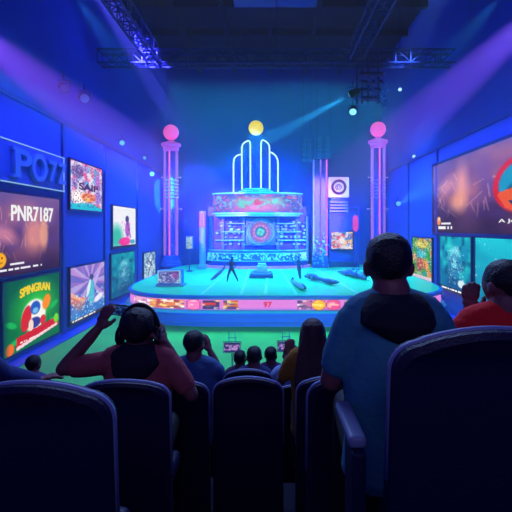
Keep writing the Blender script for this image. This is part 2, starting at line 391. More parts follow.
# raised sign over the mauve poster
Y0, Y1 = YL(-22), YL(60.5); zt, zb = 2.82, 1.43
root = empty('raised_sign', (XL, (Y0+Y1)/2, zb), 'blue sign board with huge raised letters and a pale outline, highest at the left', 'sign')
sgb = fin('board', box(B(), (XL, Y0, zb), (XL+.14, Y1, zt), .02), mat('sign_board', rgb(48, 78, 205), .45), root)
bm = B(); xo = XL+.15
for a, b in (((Y0, zb+.03), (Y1, zb+.03)), ((Y0, zt-.03), (Y1, zt-.03)), ((Y1-.03, zb), (Y1-.03, zt)), ((Y0+.03, zb), (Y0+.03, zt))):
    tube(bm, [(xo, a[0], a[1]), (xo, b[0], b[1])], .022, 8)
fin('outline_light', bm, glow('outline_glow', rgb(150, 200, 245), .85), sgb)
m_let = mat('raised_letter', rgb(92, 128, 225), .35, .1)
for ch, px0, px1, hh in (('P', 6, 25, .92), ('O', 23.5, 41, .98), ('7', 41.5, 51, .8), ('Z', 50.5, 60, .8)):
    me = text_mesh(ch, 1, .07, .01, .015); xs = [p.co.x for p in me.vertices]; ys = [p.co.y for p in me.vertices]
    w0, h0, mx, my = max(xs)-min(xs), max(ys)-min(ys), (max(xs)+min(xs))/2, (max(ys)+min(ys))/2
    ya, yb = YL(px0), YL(px1)
    bm = B(); bm.from_mesh(me); bpy.data.meshes.remove(me)
    for v in bm.verts:
        v.co = Vector((XL+.2+v.co.z, (ya+yb)/2+(v.co.x-mx)/w0*(yb-ya)*.9, (zt+zb)/2+(v.co.y-my)/h0*hh))
    if ch == 'P':
        yl = (ya+yb)/2-(yb-ya)*.45
        box(bm, (XL+.13, yl-.1, (zt+zb)/2-hh/2-.03), (XL+.27, yl+.32, (zt+zb)/2-hh/2+.07)); box(bm, (XL+.13, yl-.1, (zt+zb)/2+hh/2-.09), (XL+.27, yl+.14, (zt+zb)/2+hh/2+.02))
    fin('letter', bm, m_let, sgb)

# ------------------------------------------------------------------ stage platform
CX, CY, AX, AY, EN = .75, 26.3, 7.9, 8.3, 4.6
def sup(t, s=1.0, a=None):
    c, n = math.cos(t), math.sin(t)
    return (CX+(AX*s)*math.copysign(abs(c)**(2/EN), c), min(CY+(AY+AX*(s-1))*math.copysign(abs(n)**(2/EN), n), YB-.06))
NT = 160
def ringpts(s, z): return [(*sup(2*PI*k/NT, s), z) for k in range(NT)]
def slab(bm, s, z0, z1, s1=None):
    a = [bm.verts.new(p) for p in ringpts(s, z0)]; b = [bm.verts.new(p) for p in ringpts(s1 or s, z1)]
    bm.faces.new(a[::-1]); bm.faces.new(b)
    for k in range(NT): bm.faces.new((a[k], a[(k+1) % NT], b[(k+1) % NT], b[k]))
    return bm
stage = empty('stage_platform', (CX, CY, ZF), 'broad round cornered stage with a teal court floor and a glowing front rim', 'stage')
fin('deck', slab(B(), .995, ZS-.12, ZS), m_court, stage)
fin('deck_edge', slab(slab(B(), 1.012, ZS-.16, ZS-.03), 1.0, ZS-.03, ZS-.005), mat('edge_blue', rgb(44, 96, 215), .35), stage)
rimb = fin('rim_body', slab(B(), 1.0, ZS-.62, ZS-.16), m_stagebody, stage)
fin('ledge', slab(B(), 1.03, ZS-.72, ZS-.62, 1.02), mat('ledge_teal', rgb(60, 190, 215), .4), stage)
fin('skirt', slab(B(), .965, ZF, ZS-.72), mat('skirt_blue', rgb(62, 96, 240), .5), stage)
bm = B()
for z, s in ((ZF+.16, .972), (ZF+.42, .968)):
    tube(bm, ringpts(s, z), .025, 6, closed=True)
fin('skirt_accent', bm, mat('skirt_rib', rgb(60, 110, 230), .4), stage)  # plain ribs round the skirt, they give no light
# glowing banner on the rim, front half only
T0, T1 = PI*1.0, PI*2.0
NB = 420
# arc table from left to right along the front
tt = np.linspace(PI*.98, PI*2.02, 2400); P = np.array([sup(t, 1.0) for t in tt]); L = np.concatenate([[0], np.cumsum(np.hypot(*np.diff(P, axis=0).T))]); LT = L[-1]
def arc(u):
    t = np.interp(u*LT, L, tt); return sup(t, 1.0035)
ban = Art(NB, 14, (226, 128, 226))
px = np.array([[VX+F*arc(i/NB)[0]/arc(i/NB)[1] for i in range(NB)]]*14)
# on the side stretches (facing the walls) the band is plain pink
front = np.array([[arc(i/NB)[1] < 20.5 for i in range(NB)]]*14)
def seg(x0, x1): return front & (px >= x0) & (px < x1)
n1, n2, n3 = ban.noise(150, 5), ban.noise(190, 6), ban.noise(120, 4)
ban.mix(np.clip((ban.v-.75)*3, 0, .6), (130, 120, 235))
for x0, x1, c0, c1, c2 in ((134, 149, (240, 170, 215), (190, 110, 200), (255, 230, 220)), (149, 167, (240, 150, 90), (190, 70, 90), (255, 225, 130)), (167, 184, (235, 130, 80), (150, 50, 100), (255, 240, 150)),
                           (201, 219, (70, 50, 120), (220, 60, 70), (250, 200, 110)), (222, 238, (80, 60, 130), (220, 100, 60), (235, 210, 140)), (296, 311, (60, 60, 130), (200, 110, 170), (230, 220, 220)),
                           (343, 357, (60, 50, 100), (220, 110, 60), (240, 220, 180)), (357, 374, (50, 50, 110), (230, 120, 70), (245, 230, 200)), (376, 400, (60, 60, 140), (200, 90, 160), (240, 220, 230)), (402, 436, (90, 90, 190), (220, 120, 200), (250, 220, 240))):
    s = seg(x0, x1)*((ban.v > .1) & (ban.v < .92)); ban.mix(s*1., c0); ban.mix(s*np.clip((n1-.45)*5, 0, 1), c1); ban.mix(s*np.clip((n2-.62)*6, 0, 1), c2); ban.mix(s*np.clip((n3-.7)*6, 0, 1), (255, 255, 255))
for cx_, c0, c1 in ((192.5, (255, 120, 200), (255, 200, 230)), (318, (250, 190, 40), (255, 235, 120)), (332.5, (240, 80, 150), (255, 190, 190))):
    d = np.hypot((px-cx_)/7.5, (ban.v-.5)/.55); ban.mix(front*np.clip((1-d)*6, 0, 1), c0); ban.mix(front*np.clip((n2-.5)*4, 0, 1)*(d < .8), c1)
    ban.mix(front*(np.abs(d-.95) < .1)*.6, (200, 60, 120))
zb0, zb1 = ZS-.17, ZS-.61
me = art_mesh(ban, lambda u, v: (*arc(u), zb0+(zb1-zb0)*v)); link('led_banner', me, screen_mat(.95), rimb)
me = text_mesh('97', .3, .008, 0, .012)
c = (Xat(267.5, 18.0), 17.94)
for p in me.vertices: p.co = Vector((c[0]+p.co.x*1.15, c[1]-.02-p.co.z, ZS-.38+p.co.y))
link('banner_number', me, glow('red_text', rgb(225, 30, 90), 1), rimb)
# court lines
def cl(x0, y0, x1, y1, w=.065):
    d = Vector((x1-x0, y1-y0, 0)).normalized(); n = Vector((-d.y, d.x, 0))*w
    z = ZS+.002; pts = [Vector((x0, y0, z))+n, Vector((x1, y1, z))+n, Vector((x1, y1, z))-n, Vector((x0, y0, z))-n]
    fin('court_line', prism(B(), pts, (0, 0, .006)), m_white, stage)
for x0, x1 in ((-3.0, -2.7), (-1.25, -1.5), (-.2, -.1), (1.15, .7), (3.9, 3.2)): cl(x0, 18.35, x1, 30.2)
cl(-6.4, 25.5, 7.9, 25.5); cl(-6.4, 21.2, -3, 21.2, .035); cl(1.1, 28.6, 7.2, 28.6, .035); cl(5.9, 18.6, 5.2, 30)

# ------------------------------------------------------------------ columns with pink globes
m_colb = mat('column_violet', rgb(96, 80, 215), .35, .1)
m_pinkn = glow('neon_pink', rgb(235, 100, 235), 1.25); m_violn = glow('neon_violet', rgb(160, 105, 250), 1.0)
m_globe = mat('globe_pink', rgb(240, 80, 190), .5, emit=rgb(255, 95, 190), es=.85)
def column(X, Y, top, label):
    root = empty('neon_column', (X, Y, ZS), label, 'column', 'tall neon columns')
    z = ZS
    fin('plinth', lathe(B(), (X, Y, z), [(.78, 0), (.78, .16), (.72, .2), (.72, .36), (.66, .4), (.66, .56), (.6, .62), (.6, .8), (.5, .84)], 32), mat('plinth_blue', rgb(70, 90, 225), .35), root)
    fin('shaft', lathe(B(), (X, Y, z), [(.36, .8), (.36, top-z-.6)], 24), m_colb, root)
    for k, a in enumerate((-PI/2, -PI/2-1.1, -PI/2+1.1, PI/2, PI/2+1.05, PI/2-1.05)):
        bm = B(); r = .5; x, y = X+r*math.cos(a), Y+r*math.sin(a)
        tube(bm, [(x, y, z+.84), (x, y, top-.62)], .06, 8); fin('neon_tube', bm, m_pinkn if k in (0, 3) else m_violn, root)
    bm = B()
    for zz in (2.3, 2.55, 2.8, 3.05, 3.3, 3.6): torus(bm, (X, Y, zz), .56, .035, 'Z', 32, 6)
    fin('collar_ring', bm, mat('ring_violet', rgb(150, 120, 235), .3, emit=rgb(130, 90, 225), es=.35), root)
    for zz, rr in ((3.85, .72), (1.45, .78)):
        for s in (-1, 1): bm = B(); ball(bm, (X+s*rr, Y, zz), .06, 10); tube(bm, [(X+s*.5, Y, zz), (X+s*rr, Y, zz)], .02, 6); fin('bracket_lamp', bm, glow('tiny_lamp', rgb(190, 170, 255), .9), root)
    fin('capital', lathe(B(), (X, Y, top), [(.5, -.62), (.58, -.5), (.58, -.3), (.66, -.26), (.74, -.16), (.74, -.02), (.5, .06), (.2, .16), (.16, .3)], 32), mat('capital_pink', rgb(190, 90, 220), .35, emit=rgb(215, 90, 215), es=.5), root)
    fin('globe', ball(B(), (X, Y, top+.84), .58, 32), m_globe, root, True)
column(Xat(171, 32), 32, Zat(143.5, 32), 'tall violet neon column with a pink globe, near the pastel poster wall')
column(Xat(378, 32), 32, Zat(140.5, 32), 'tall violet neon column with a pink globe, behind the man in teal')

# ------------------------------------------------------------------ neon tower emblem with yellow ball
YN = 31.0; kN = F/YN
def NX(p): return (p-VX)/kN
def NZ(p): return (VY-p)/kN
m_neonw = glow('neon_white', rgb(205, 250, 250), 1.5)
root = empty('neon_emblem', (NX(256), YN, NZ(193)), 'white neon skyline of rounded towers under a yellow ball above the stage marquee', 'neon sign')
def outline(pts, r=.055): return tube(B(), [(NX(a), YN, NZ(b)) for a, b in pts], r, 8)
fin('neon_loop', outline([(242, 190), (241.8, 160), (241.8, 148), (242.6, 144.4), (245, 142.2), (248, 140.6), (249.6, 141.2), (250.3, 144), (250.4, 190)]), m_neonw, root)
fin('neon_loop', outline([(233.5, 193), (233.5, 163), (234.2, 158.5), (236.5, 155.8), (239, 154.8), (241.6, 154.4)]), m_neonw, root)
fin('neon_loop', outline([(261, 190), (261, 144), (261.4, 141), (262.8, 140), (265, 140.8), (268, 143.2), (269.4, 146.5), (269.6, 160), (269.6, 190)]), m_neonw, root)
fin('neon_loop', outline([(269.8, 152), (272.5, 153), (275.8, 155.8), (277.8, 160), (278, 164), (278, 193)]), m_neonw, root)
bm = B(); torus(bm, (NX(256), YN, NZ(189.5)), 1.0, .035, 'Z', 40, 6, 1, .6); torus(bm, (NX(256), YN, NZ(191.5)), 1.25, .035, 'Z', 40, 6, 1, .5)
fin('base_ring', bm, mat('ring_cyan', rgb(90, 220, 235), .3, emit=rgb(90, 220, 235), es=.7), root)
fin('base_drum', lathe(B(), (NX(256), YN, NZ(193.5)), [(1.35, 0), (1.35, .1), (1.1, .14), (1.1, .26)], 40, 1, .6), mat('drum_blue', rgb(50, 130, 225), .4), root)
fin('pole', tube(B(), [(NX(256), YN+.02, NZ(191)), (NX(256), YN+.02, NZ(134))], .018, 8), mat('pole_blue', rgb(30, 60, 150), .4, .5), root)
fin('yellow_ball', ball(B(), (NX(256), YN, NZ(128)), .54, 32), mat('ball_yellow', rgb(250, 215, 10), .5, emit=rgb(255, 218, 8), es=.9), root, True)

# ------------------------------------------------------------------ stage set: marquee, medallion, shelves of relief
m_setA = mat('set_blue', rgb(44, 120, 225), .4, .1, var=.2, bscale=3); m_setB = mat('set_pale', rgb(110, 190, 245), .35, .1); m_setC = mat('set_deep', rgb(24, 62, 190), .5)
m_cy = mat('set_cyan', rgb(80, 200, 240), .35, emit=rgb(70, 190, 240), es=.4)  # faint glow put into rims, ledges and blocks that are no lamps
root = empty('stage_set', (NX(257), YN, ZS), 'ornate blue temple backdrop with a round medallion and a glowing curved marquee', 'stage set')
xl, xr = NX(213), NX(302); xc = (xl+xr)/2; hw = (xr-xl)/2
# marquee: a shallow drum, flat behind, with a screen band wrapped on its front
def drum(u, r=1.0, dy=0): a = PI+(u)*PI; return (xc+hw*r*math.cos(a), YN+1.3*r*math.sin(a)+dy)
bm = B(); pts = [(*drum(i/32), NZ(213.5)) for i in range(33)]; prism(bm, pts, (0, 0, NZ(194.5)-NZ(213.5)))
mqb = fin('marquee_body', bm, m_setA, root)
bm = B()
for r, z0, z1 in ((1.02, NZ(194.8), NZ(193.6)), (1.02, NZ(214.4), NZ(213.2)), (.95, NZ(216.5), NZ(214.4))):
    prism(bm, [(*drum(i/32, r), z0) for i in range(33)], (0, 0, z1-z0))
fin('marquee_rim', bm, m_cy, mqb)
am = Art(150, 34, (70, 90, 215)); am.ell(.5, .75, .34, .5, (250, 150, 235), .9); am.ell(.5, .35, .3, .4, (235, 190, 225), .9, k=.8); am.ell(.4, .55, .06, .3, (110, 225, 215), .6); am.ell(.62, .4, .1, .25, (150, 225, 225), .7); am.ell(.5, .45, .035, .18, (225, 70, 120), .4)
am.mix(np.clip((am.noise(40, 9)-.6)*4, 0, .8)*(am.v < .8), (120, 230, 230)); am.mix(np.clip((am.noise(50, 10)-.66)*5, 0, .8), (235, 110, 200)); am.speck(70, 16, .82, (180, 150, 255), (0, 0, .25, 1), .8); am.speck(70, 16, .82, (180, 150, 255), (.76, 0, 1, 1), .8)
me = art_mesh(am, lambda u, v: (*drum(.015+.97*u, 1.006), NZ(195.6)+(NZ(212.8)-NZ(195.6))*v)); link('marquee_screen', me, screen_mat(1.0), mqb)
# temple body
zt_, zb_ = NZ(215), ZS
fin('back_panel', box(B(), (NX(206), YN+.75, zb_), (NX(309.5), YN+.95, NZ(206)), .03), m_setC, root)
for p in (210, 222, 243, 278, 297, 308): fin('pilaster', box(B(), (NX(p)-.12, YN+.45, zb_+.4), (NX(p)+.12, YN+.8, NZ(216)), .03), m_setA, root)
rr = random.Random(4)
for side in (-1, 1):
    for row in range(7):
        z = NZ(246)+row*.27+.05
        for i in range(7):
            x = NX(260.5)+side*(1.25+.33*i+rr.uniform(-.06, .06)); h = rr.uniform(.05, .2)
            if rr.random() < .78: fin('relief_block', box(B(), (x-rr.uniform(.05, .15), YN+.3+rr.uniform(0, .2), z), (x+rr.uniform(.05, .14), YN+.78, z+h), .012, seg=1), m_setB if rr.random() < .7 else m_cy, root)
for side in (-1, 1):
    for row, (a, b) in enumerate(((1.2, 2.5), (1.2, 3.0), (1.25, 3.4))):
        z = NZ(224)-row*.62; x0, x1 = sorted((NX(260.5)+side*a, NX(260.5)+side*b)); fin('shelf_ledge', box(B(), (x0, YN+.2, z), (x1, YN+.78, z+.07), .015), m_cy, root)
# medallion
mc = (NX(260.5), YN+.42, NZ(232))
mdf = fin('medallion_frame', box(B(), (mc[0]-1.12, YN+.45, mc[2]-1.02), (mc[0]+1.12, YN+.78, mc[2]+1.05), .06), m_setA, root)
bm = B()
for R, r in ((.98, .05), (.86, .035)): torus(bm, mc, R, r, 'Y', 48, 8)
for k in range(20):
    a = 2*PI*k/20; ball(bm, (mc[0]+.92*math.cos(a), mc[1], mc[2]+.92*math.sin(a)), .045, 8)
fin('medallion_ring', bm, m_setB, mdf)
ad = Art(72, 26, (60, 215, 225)); r_ = ad.v
ad.mix((r_ > .16)*1., (110, 235, 235)); ad.mix((r_ > .3)*1., (50, 170, 225)); ad.mix((r_ > .42)*1., (60, 110, 225)); ad.mix((r_ > .5)*1., (200, 120, 225)); ad.mix((r_ > .84)*1., (80, 130, 235)); ad.mix((r_ > .92)*1., (190, 130, 235))
ad.mix((np.sin(ad.u*2*PI*12) > .2)*(r_ > .56)*(r_ < .68)*.8, (240, 190, 240)); ad.mix((np.sin(ad.u*2*PI*18) > .2)*(r_ > .72)*(r_ < .8)*.8, (120, 90, 220)); ad.mix((np.sin(ad.u*2*PI*4) > .5)*(r_ < .4)*(r_ > .1)*.6, (200, 250, 240))
me = art_mesh(ad, lambda u, v: (mc[0]+.8*v*math.cos(2*PI*u), mc[1]-.02, mc[2]+.8*v*math.sin(2*PI*u))); link('medallion_disc', me, screen_mat(.85), mdf)
# stepped curved base with a glittering row
def crescent(bm, w, d, z0, z1, y0=YN+.9):
    pts = [(NX(257)-w*math.cos(PI*i/40), y0-d*math.sin(PI*i/40)**.7, z0) for i in range(41)]; prism(bm, pts, (0, 0, z1-z0)); return bm
fin('base_step', crescent(B(), 3.98, 2.3, ZS, ZS+.17), mat('step_pink', rgb(190, 130, 235), .35, emit=rgb(215, 130, 235), es=.35), root)  # pink glow put into the lowest step, which is no lamp
fin('base_step', crescent(B(), 3.8, 1.8, ZS+.17, ZS+.5), m_setC, root)
fin('base_step', crescent(B(), 3.65, 1.5, ZS+.5, ZS+1.25), m_setA, root)
bm = B()
for z, w, d in ((ZS+.52, 3.82, 1.84), (ZS+1.27, 3.67, 1.53), (ZS+1.05, 3.67, 1.53)):
    tube(bm, [(NX(257)-w*math.cos(PI*i/40), YN+.9-d*math.sin(PI*i/40)**.7, z) for i in range(41)], .035, 6)
fin('base_rail', bm, m_cy, root)
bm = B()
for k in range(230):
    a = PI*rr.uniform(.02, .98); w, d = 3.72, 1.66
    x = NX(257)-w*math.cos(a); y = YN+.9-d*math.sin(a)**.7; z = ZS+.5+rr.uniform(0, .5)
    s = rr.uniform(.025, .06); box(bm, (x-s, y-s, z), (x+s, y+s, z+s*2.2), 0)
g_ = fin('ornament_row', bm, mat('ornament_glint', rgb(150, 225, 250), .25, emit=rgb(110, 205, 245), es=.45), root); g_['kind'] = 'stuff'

# short pillars flanking the set
def short_pillar(p0, p1, ptop, Y, pz, label):
    X = Xat((p0+p1)/2, Y); r = (p1-p0)/2*Y/F; zt = Zat(ptop, Y)
    root = empty('light_pillar', (X, Y, ZS), label, 'pillar')
    fin('shaft', lathe(B(), (X, Y, ZS), [(r*1.25, 0), (r*1.25, .25), (r*.9, .3), (r*.9, zt-ZS-.1), (r, zt-ZS)], 20), mat('pillar_pale', rgb(110, 170, 240), .35, emit=rgb(70, 120, 220), es=.2), root)  # slight glow put into the shaft's material, the shaft is no lamp
    zp = Zat(pz, Y); bm = B()
    for s in (-1, 0, 1): tube(bm, [(X+s*r*.62, Y-r*.95 + abs(s)*r*.3, zp), (X+s*r*.62, Y-r*.95+abs(s)*r*.3, zt-.05)], .05, 8)
    fin('neon_tip', bm, m_pinkn, root)
short_pillar(199, 206, 211, 30, 227, 'short pale pillar with a pink neon tip beside the temple set')
# tall pylon
Yp = 30.5; xa, xb = Xat(312.5, Yp), Xat(328, Yp); zt = Zat(160, Yp)
root = empty('light_pylon', ((xa+xb)/2, Yp, ZS), 'tall violet slab pylon with vertical pink neon lines beside the target sign', 'pylon')
fin('slab', box(B(), (xa, Yp, ZS), (xb, Yp+.5, zt), .04), mat('pylon_violet', rgb(70, 90, 225), .4), root)
for p, m in ((313.5, mat('neon_soft', rgb(140, 150, 240), .4, emit=rgb(140, 150, 245), es=.7)), (320.5, m_violn), (326.5, m_pinkn)):
    X = Xat(p, Yp); fin('neon_tube', tube(B(), [(X, Yp-.06, ZS+.9), (X, Yp-.06, zt+.02)], .055, 8), m, root)
for k in range(40):
    x = rr.uniform(xa-.02, xb-.15); z = ZS+rr.uniform(0, 2.2); s = rr.uniform(.03, .08); fin('base_ornament', box(B(), (x-s, Yp-.2, z), (x+s, Yp+.01, z+s*2), .01, seg=1), m_setB, root)
# cabinet rack with target sign
Yk = 31; X0, X1 = Xat(329.5, Yk), Xat(360, Yk)
root = empty('display_rack', ((X0+X1)/2, Yk, ZS), 'blue display rack with ledges standing between the pylon and the column', 'rack')
bm = B()
for x in (X0+.05, X1-.1): box(bm, (x-.06, Yk, ZS), (x+.06, Yk+.3, Zat(208, Yk)), .02)
for zpx in (208, 262): box(bm, (X0, Yk-.05, Zat(zpx, Yk)), (X1, Yk+.35, Zat(zpx, Yk)+.1), .02)
box(bm, (X0, Yk+.2, ZS), (X1, Yk+.3, Zat(208, Yk)))
fin('carcass', bm, m_setC, root)
for zpx in (203, 206, 209, 212): fin('ledge', box(B(), (Xat(329.5, Yk), Yk-.1, Zat(zpx, Yk)), (Xat(348, Yk), Yk+.3, Zat(zpx, Yk)+.12), .02), mat('ledge_violet', rgb(120, 120, 230), .35, emit=rgb(120, 110, 230), es=.3), root)
zs0, zs1 = Zat(197.5, Yk), Zat(177, Yk); xs0, xs1 = Xat(328.2, Yk), Xat(349, Yk)
root = empty('target_sign', ((xs0+xs1)/2, Yk, zs0), 'square pink white sign with a dark ring and spiral, on top of the display rack', 'sign')
fin('housing', box(B(), (xs0, Yk-.1, zs0), (xs1, Yk+.25, zs1), .12, seg=3), mat('sign_pinkwhite', rgb(240, 200, 235), .4, emit=rgb(240, 190, 235), es=.75), root)
fin('bracket', box(B(), (xs0+.2, Yk-.05, Zat(203, Yk)+.13), (xs1-.2, Yk+.2, zs0), .02), m_setC, root)
mcx, mcz = (xs0+xs1)/2, (zs0+zs1)/2; m_ringd = glow('ring_dark', rgb(110, 50, 140), .9)
fin('ring', torus(B(), (mcx, Yk-.12, mcz), .47, .1, 'Y', 40, 8), m_ringd, root)
pts = [(mcx+(.07+.19*t/14)*math.cos(t*.75), Yk-.125, mcz+(.07+.19*t/14)*math.sin(t*.75)) for t in range(15)]
fin('spiral', tube(B(), pts, .035, 6), m_ringd, root)
xs0, xs1, zs0, zs1 = Xat(331.3, Yk), Xat(352.5, Yk), Zat(249, Yk), Zat(232, Yk)
root = empty('poster_screen', ((xs0+xs1)/2, Yk-.05, zs0), 'small colourful red and white picture screen in the display rack', 'screen')
fin('frame', box(B(), (xs0-.06, Yk-.02, zs0-.06), (xs1+.06, Yk+.19, zs1+.06), .02), m_bezel, root)
ap = Art(50, 38, (225, 215, 235)); ap.mix((ap.noise(7)-.4)*4, (225, 70, 110)); ap.mix((ap.noise(8)-.5)*4, (70, 120, 220)); ap.mix((ap.noise(9)-.6)*5, (250, 190, 90)); ap.ell(.5, .5, .2, .3, (255, 230, 225), .5); ap.speck(25, 19, .8, (255, 255, 255), None, .7)
me = art_mesh(ap, lambda u, v: (xs0+(xs1-xs0)*u, Yk-.035, zs1+(zs0-zs1)*v)); link('display', me, screen_mat(.95), root)
X, Yq = Xat(355.5, 30.6), 30.6
root = empty('pink_lamp', (X, Yq, ZS), 'glowing pink capsule lamp on a thin post beside the picture screen', 'lamp')
fin('post', tube(B(), [(X, Yq, ZS), (X, Yq, Zat(231, Yq))], .05, 8), m_setC, root)
fin('lamp_shade', lathe(B(), (X, Yq, 0), [(.02, Zat(232, Yq)), (.14, Zat(230.5, Yq)), (.2, Zat(228, Yq)), (.2, Zat(218, Yq)), (.14, Zat(216, Yq)), (.02, Zat(215, Yq))], 20), glow('capsule_pink', rgb(235, 60, 200), .95), root, True)

# left: tall small sign on a post, patterned crate
Yq = 28; X = Xat(189.5, Yq)
root = empty('post_sign', (X, Yq, ZS), 'narrow pale sign box on a thin ornamented post beside the neon column', 'sign')
fin('sign_box', box(B(), (X-.24, Yq-.1, Zat(249, Yq)), (X+.24, Yq+.1, Zat(236, Yq)), .03), m_setA, root)
as_ = Art(16, 30, (150, 200, 235)); as_.mix((as_.noise(4, 8)-.4)*4, (60, 90, 190)); as_.speck(10, 18, .75, (230, 240, 255), None, .8)
link('sign_face', art_mesh(as_, lambda u, v: (X-.2+.4*u, Yq-.105, Zat(236.5, Yq)+(Zat(248.5, Yq)-Zat(236.5, Yq))*v)), screen_mat(.8), root)
bm = B(); tube(bm, [(X, Yq, ZS), (X, Yq, Zat(249, Yq))], .04, 8); torus(bm, (X, Yq, Zat(253, Yq)), .13, .04, 'Y', 16, 6); box(bm, (X-.18, Yq-.18, ZS), (X+.18, Yq+.18, ZS+.08), .02); ball(bm, (X, Yq, Zat(258.5, Yq)), .09, 10)
fin('post', bm, mat('post_violet', rgb(90, 70, 180), .4), root)
Yc_ = 20.8; xa, xb = Xat(157, Yc_), Xat(181, Yc_); z1 = Zat(270.5, Yc_)
root = empty('patterned_crate', ((xa+xb)/2, Yc_, ZS), 'patterned violet and pale crate standing on the near corner of the stage', 'crate')
fin('body', box(B(), (xa, Yc_, ZS), (xb, Yc_+.7, z1), .03), m_setA, root)
ac = Art(48, 34, (120, 130, 215)); ac.mix((ac.noise(12, 8)-.45)*5, (90, 50, 150)); ac.mix((ac.noise(14, 9)-.55)*5, (190, 220, 240)); ac.ell(.75, .4, .2, .3, (210, 80, 190), .7, k=.8); ac.speck(30, 20, .8, (60, 60, 160), None, .7); ac.mix((ac.u < .06)*1.+(ac.v < .07)*1.+(ac.u > .94)*1., (150, 210, 240))
link('front_picture', art_mesh(ac, lambda u, v: (xa+.02+(xb-xa-.04)*u, Yc_-.008, z1+(ZS+.16-z1)*v)), screen_mat(.8), root)
fin('plinth', box(B(), (xa-.06, Yc_-.05, ZS), (xb+.12, Yc_+.75, ZS+.1), .02), mat('crate_base', rgb(170, 150, 230), .4), root)

# dais with white block
Yd = 24.6
root = empty('low_dais', (Xat(261, Yd), Yd, ZS), 'low violet blue dais in the middle of the court', 'dais')
fin('platform', box(B(), (Xat(249.5, Yd), Yd-.5, ZS), (Xat(273, Yd), Yd+1.0, ZS+.17), .03), mat('dais_blue', rgb(50, 70, 190), .4), root)
fin('top_slab', box(B(), (Xat(250.5, Yd), Yd-.42, ZS+.17), (Xat(272, Yd), Yd+.92, ZS+.27), .03), mat('dais_top', rgb(110, 130, 220), .4), root)
xa, xb = Xat(257, Yd+.3), Xat(267, Yd+.3)
root = empty('white_console', ((xa+xb)/2, Yd+.2, ZS+.27), 'small white stepped console standing on the low dais', 'console')
fin('body', box(B(), (xa, Yd, ZS+.27), (xb, Yd+.6, ZS+.68), .05), mat('console_white', rgb(205, 205, 245), .4), root)
fin('lid', box(B(), (xa+.06, Yd+.1, ZS+.68), (xb-.06, Yd+.5, ZS+.82), .04), mat('console_lid', rgb(180, 225, 240), .4), root)
fin('step', box(B(), (xa-.2, Yd-.04, ZS+.27), (xa, Yd+.45, ZS+.42), .03), mat('console_step', rgb(190, 190, 240), .4), root)

# debris-like props lying on the court at the right
def P3(px, py, z=ZS):   # point on the deck
    Y = (ZS-z*0)*-F/(py-VY) if False else -ZS*F/(py-VY)
    return Vector((Xat(px, Y), Y, ZS))
m_prop = mat('prop_violet', rgb(96, 96, 190), .4); m_prop2 = mat('prop_pale', rgb(170, 190, 240), .4)
a, b = P3(304.5, 279.5), P3(339, 286)
root = empty('racing_craft_prop', (*((a+b)/2)[:2], ZS), 'long slender violet craft prop lying across the court', 'prop')
bm = B(); pts = [a.lerp(b, t)+Vector((0, .25*math.sin(t*6), .19+.02*math.sin(t*7))) for t in np.linspace(0, 1, 14)]
tube(bm, pts, [.04, .1, .14, .16, .17, .15, .12, .11, .12, .14, .15, .12, .08, .03], 10); fin('hull', bm, m_prop, root, True)
bm = B()
for t, h in ((.15, .3), (.3, .22), (.62, .15)):
    c = a.lerp(b, t); prism(bm, [c+Vector((-.2, .05, .12)), c+Vector((.2, 0, .12)), c+Vector((-.1, 0, .12+h))], (0, .04, 0))
fin('fin', bm, m_prop2, root)
fin('stripe', tube(B(), [p+Vector((0, -.1, .08)) for p in pts[2:-2]], .045, 6), m_prop2, root)
a, b = P3(291, 282.5), P3(304, 291.5)
root = empty('small_craft_prop', (*((a+b)/2)[:2], ZS), 'short dark tipped craft prop lying nearer the stage edge', 'prop')
fin('hull', tube(B(), [a.lerp(b, t)+Vector((0, 0, .15)) for t in (0, .2, .4, .6, .8, 1)], [.03, .11, .14, .14, .12, .05], 10), m_prop2, root, True)
fin('tip', tube(B(), [a.lerp(b, t)+Vector((.06, -.05, .16)) for t in (.5, .7, .9, 1.02)], [.06, .12, .1, .04], 8), mat('prop_dark', rgb(60, 60, 130), .4), root, True)
fin('fin', prism(B(), [a.lerp(b, .2)+Vector((-.12, 0, .15)), a.lerp(b, .35)+Vector((.1, 0, .15)), a.lerp(b, .2)+Vector((-.05, 0, .38))], (0, .04, 0)), m_prop, root)
c = P3(352, 279)
root = empty('twisted_branch_prop', (c.x, c.y, ZS), 'tangled dark violet branches scattered at the far side of the court', 'prop')
rr = random.Random(9)
fin('trunk', tube(B(), [P3(338, 273.5)+Vector((0, 0, .12)), P3(345, 275.5)+Vector((0, 0, .16)), P3(355, 278)+Vector((0, 0, .19)), P3(366, 281)+Vector((0, 0, .12))], [.03, .14, .16, .06], 8), m_prop, root, True)
for k in range(16):
    p = P3(342+k*1.55, 274.5+k*.42)+Vector((0, 0, .12)); d = Vector((rr.uniform(-.7, .9), rr.uniform(-.9, .9), rr.uniform(.1, .55)))
    fin('branch', tube(B(), [p, p+d*.5+Vector((0, 0, .1)), p+d], [.05, .04, .012], 6), m_prop if k % 3 else m_prop2, root, True)

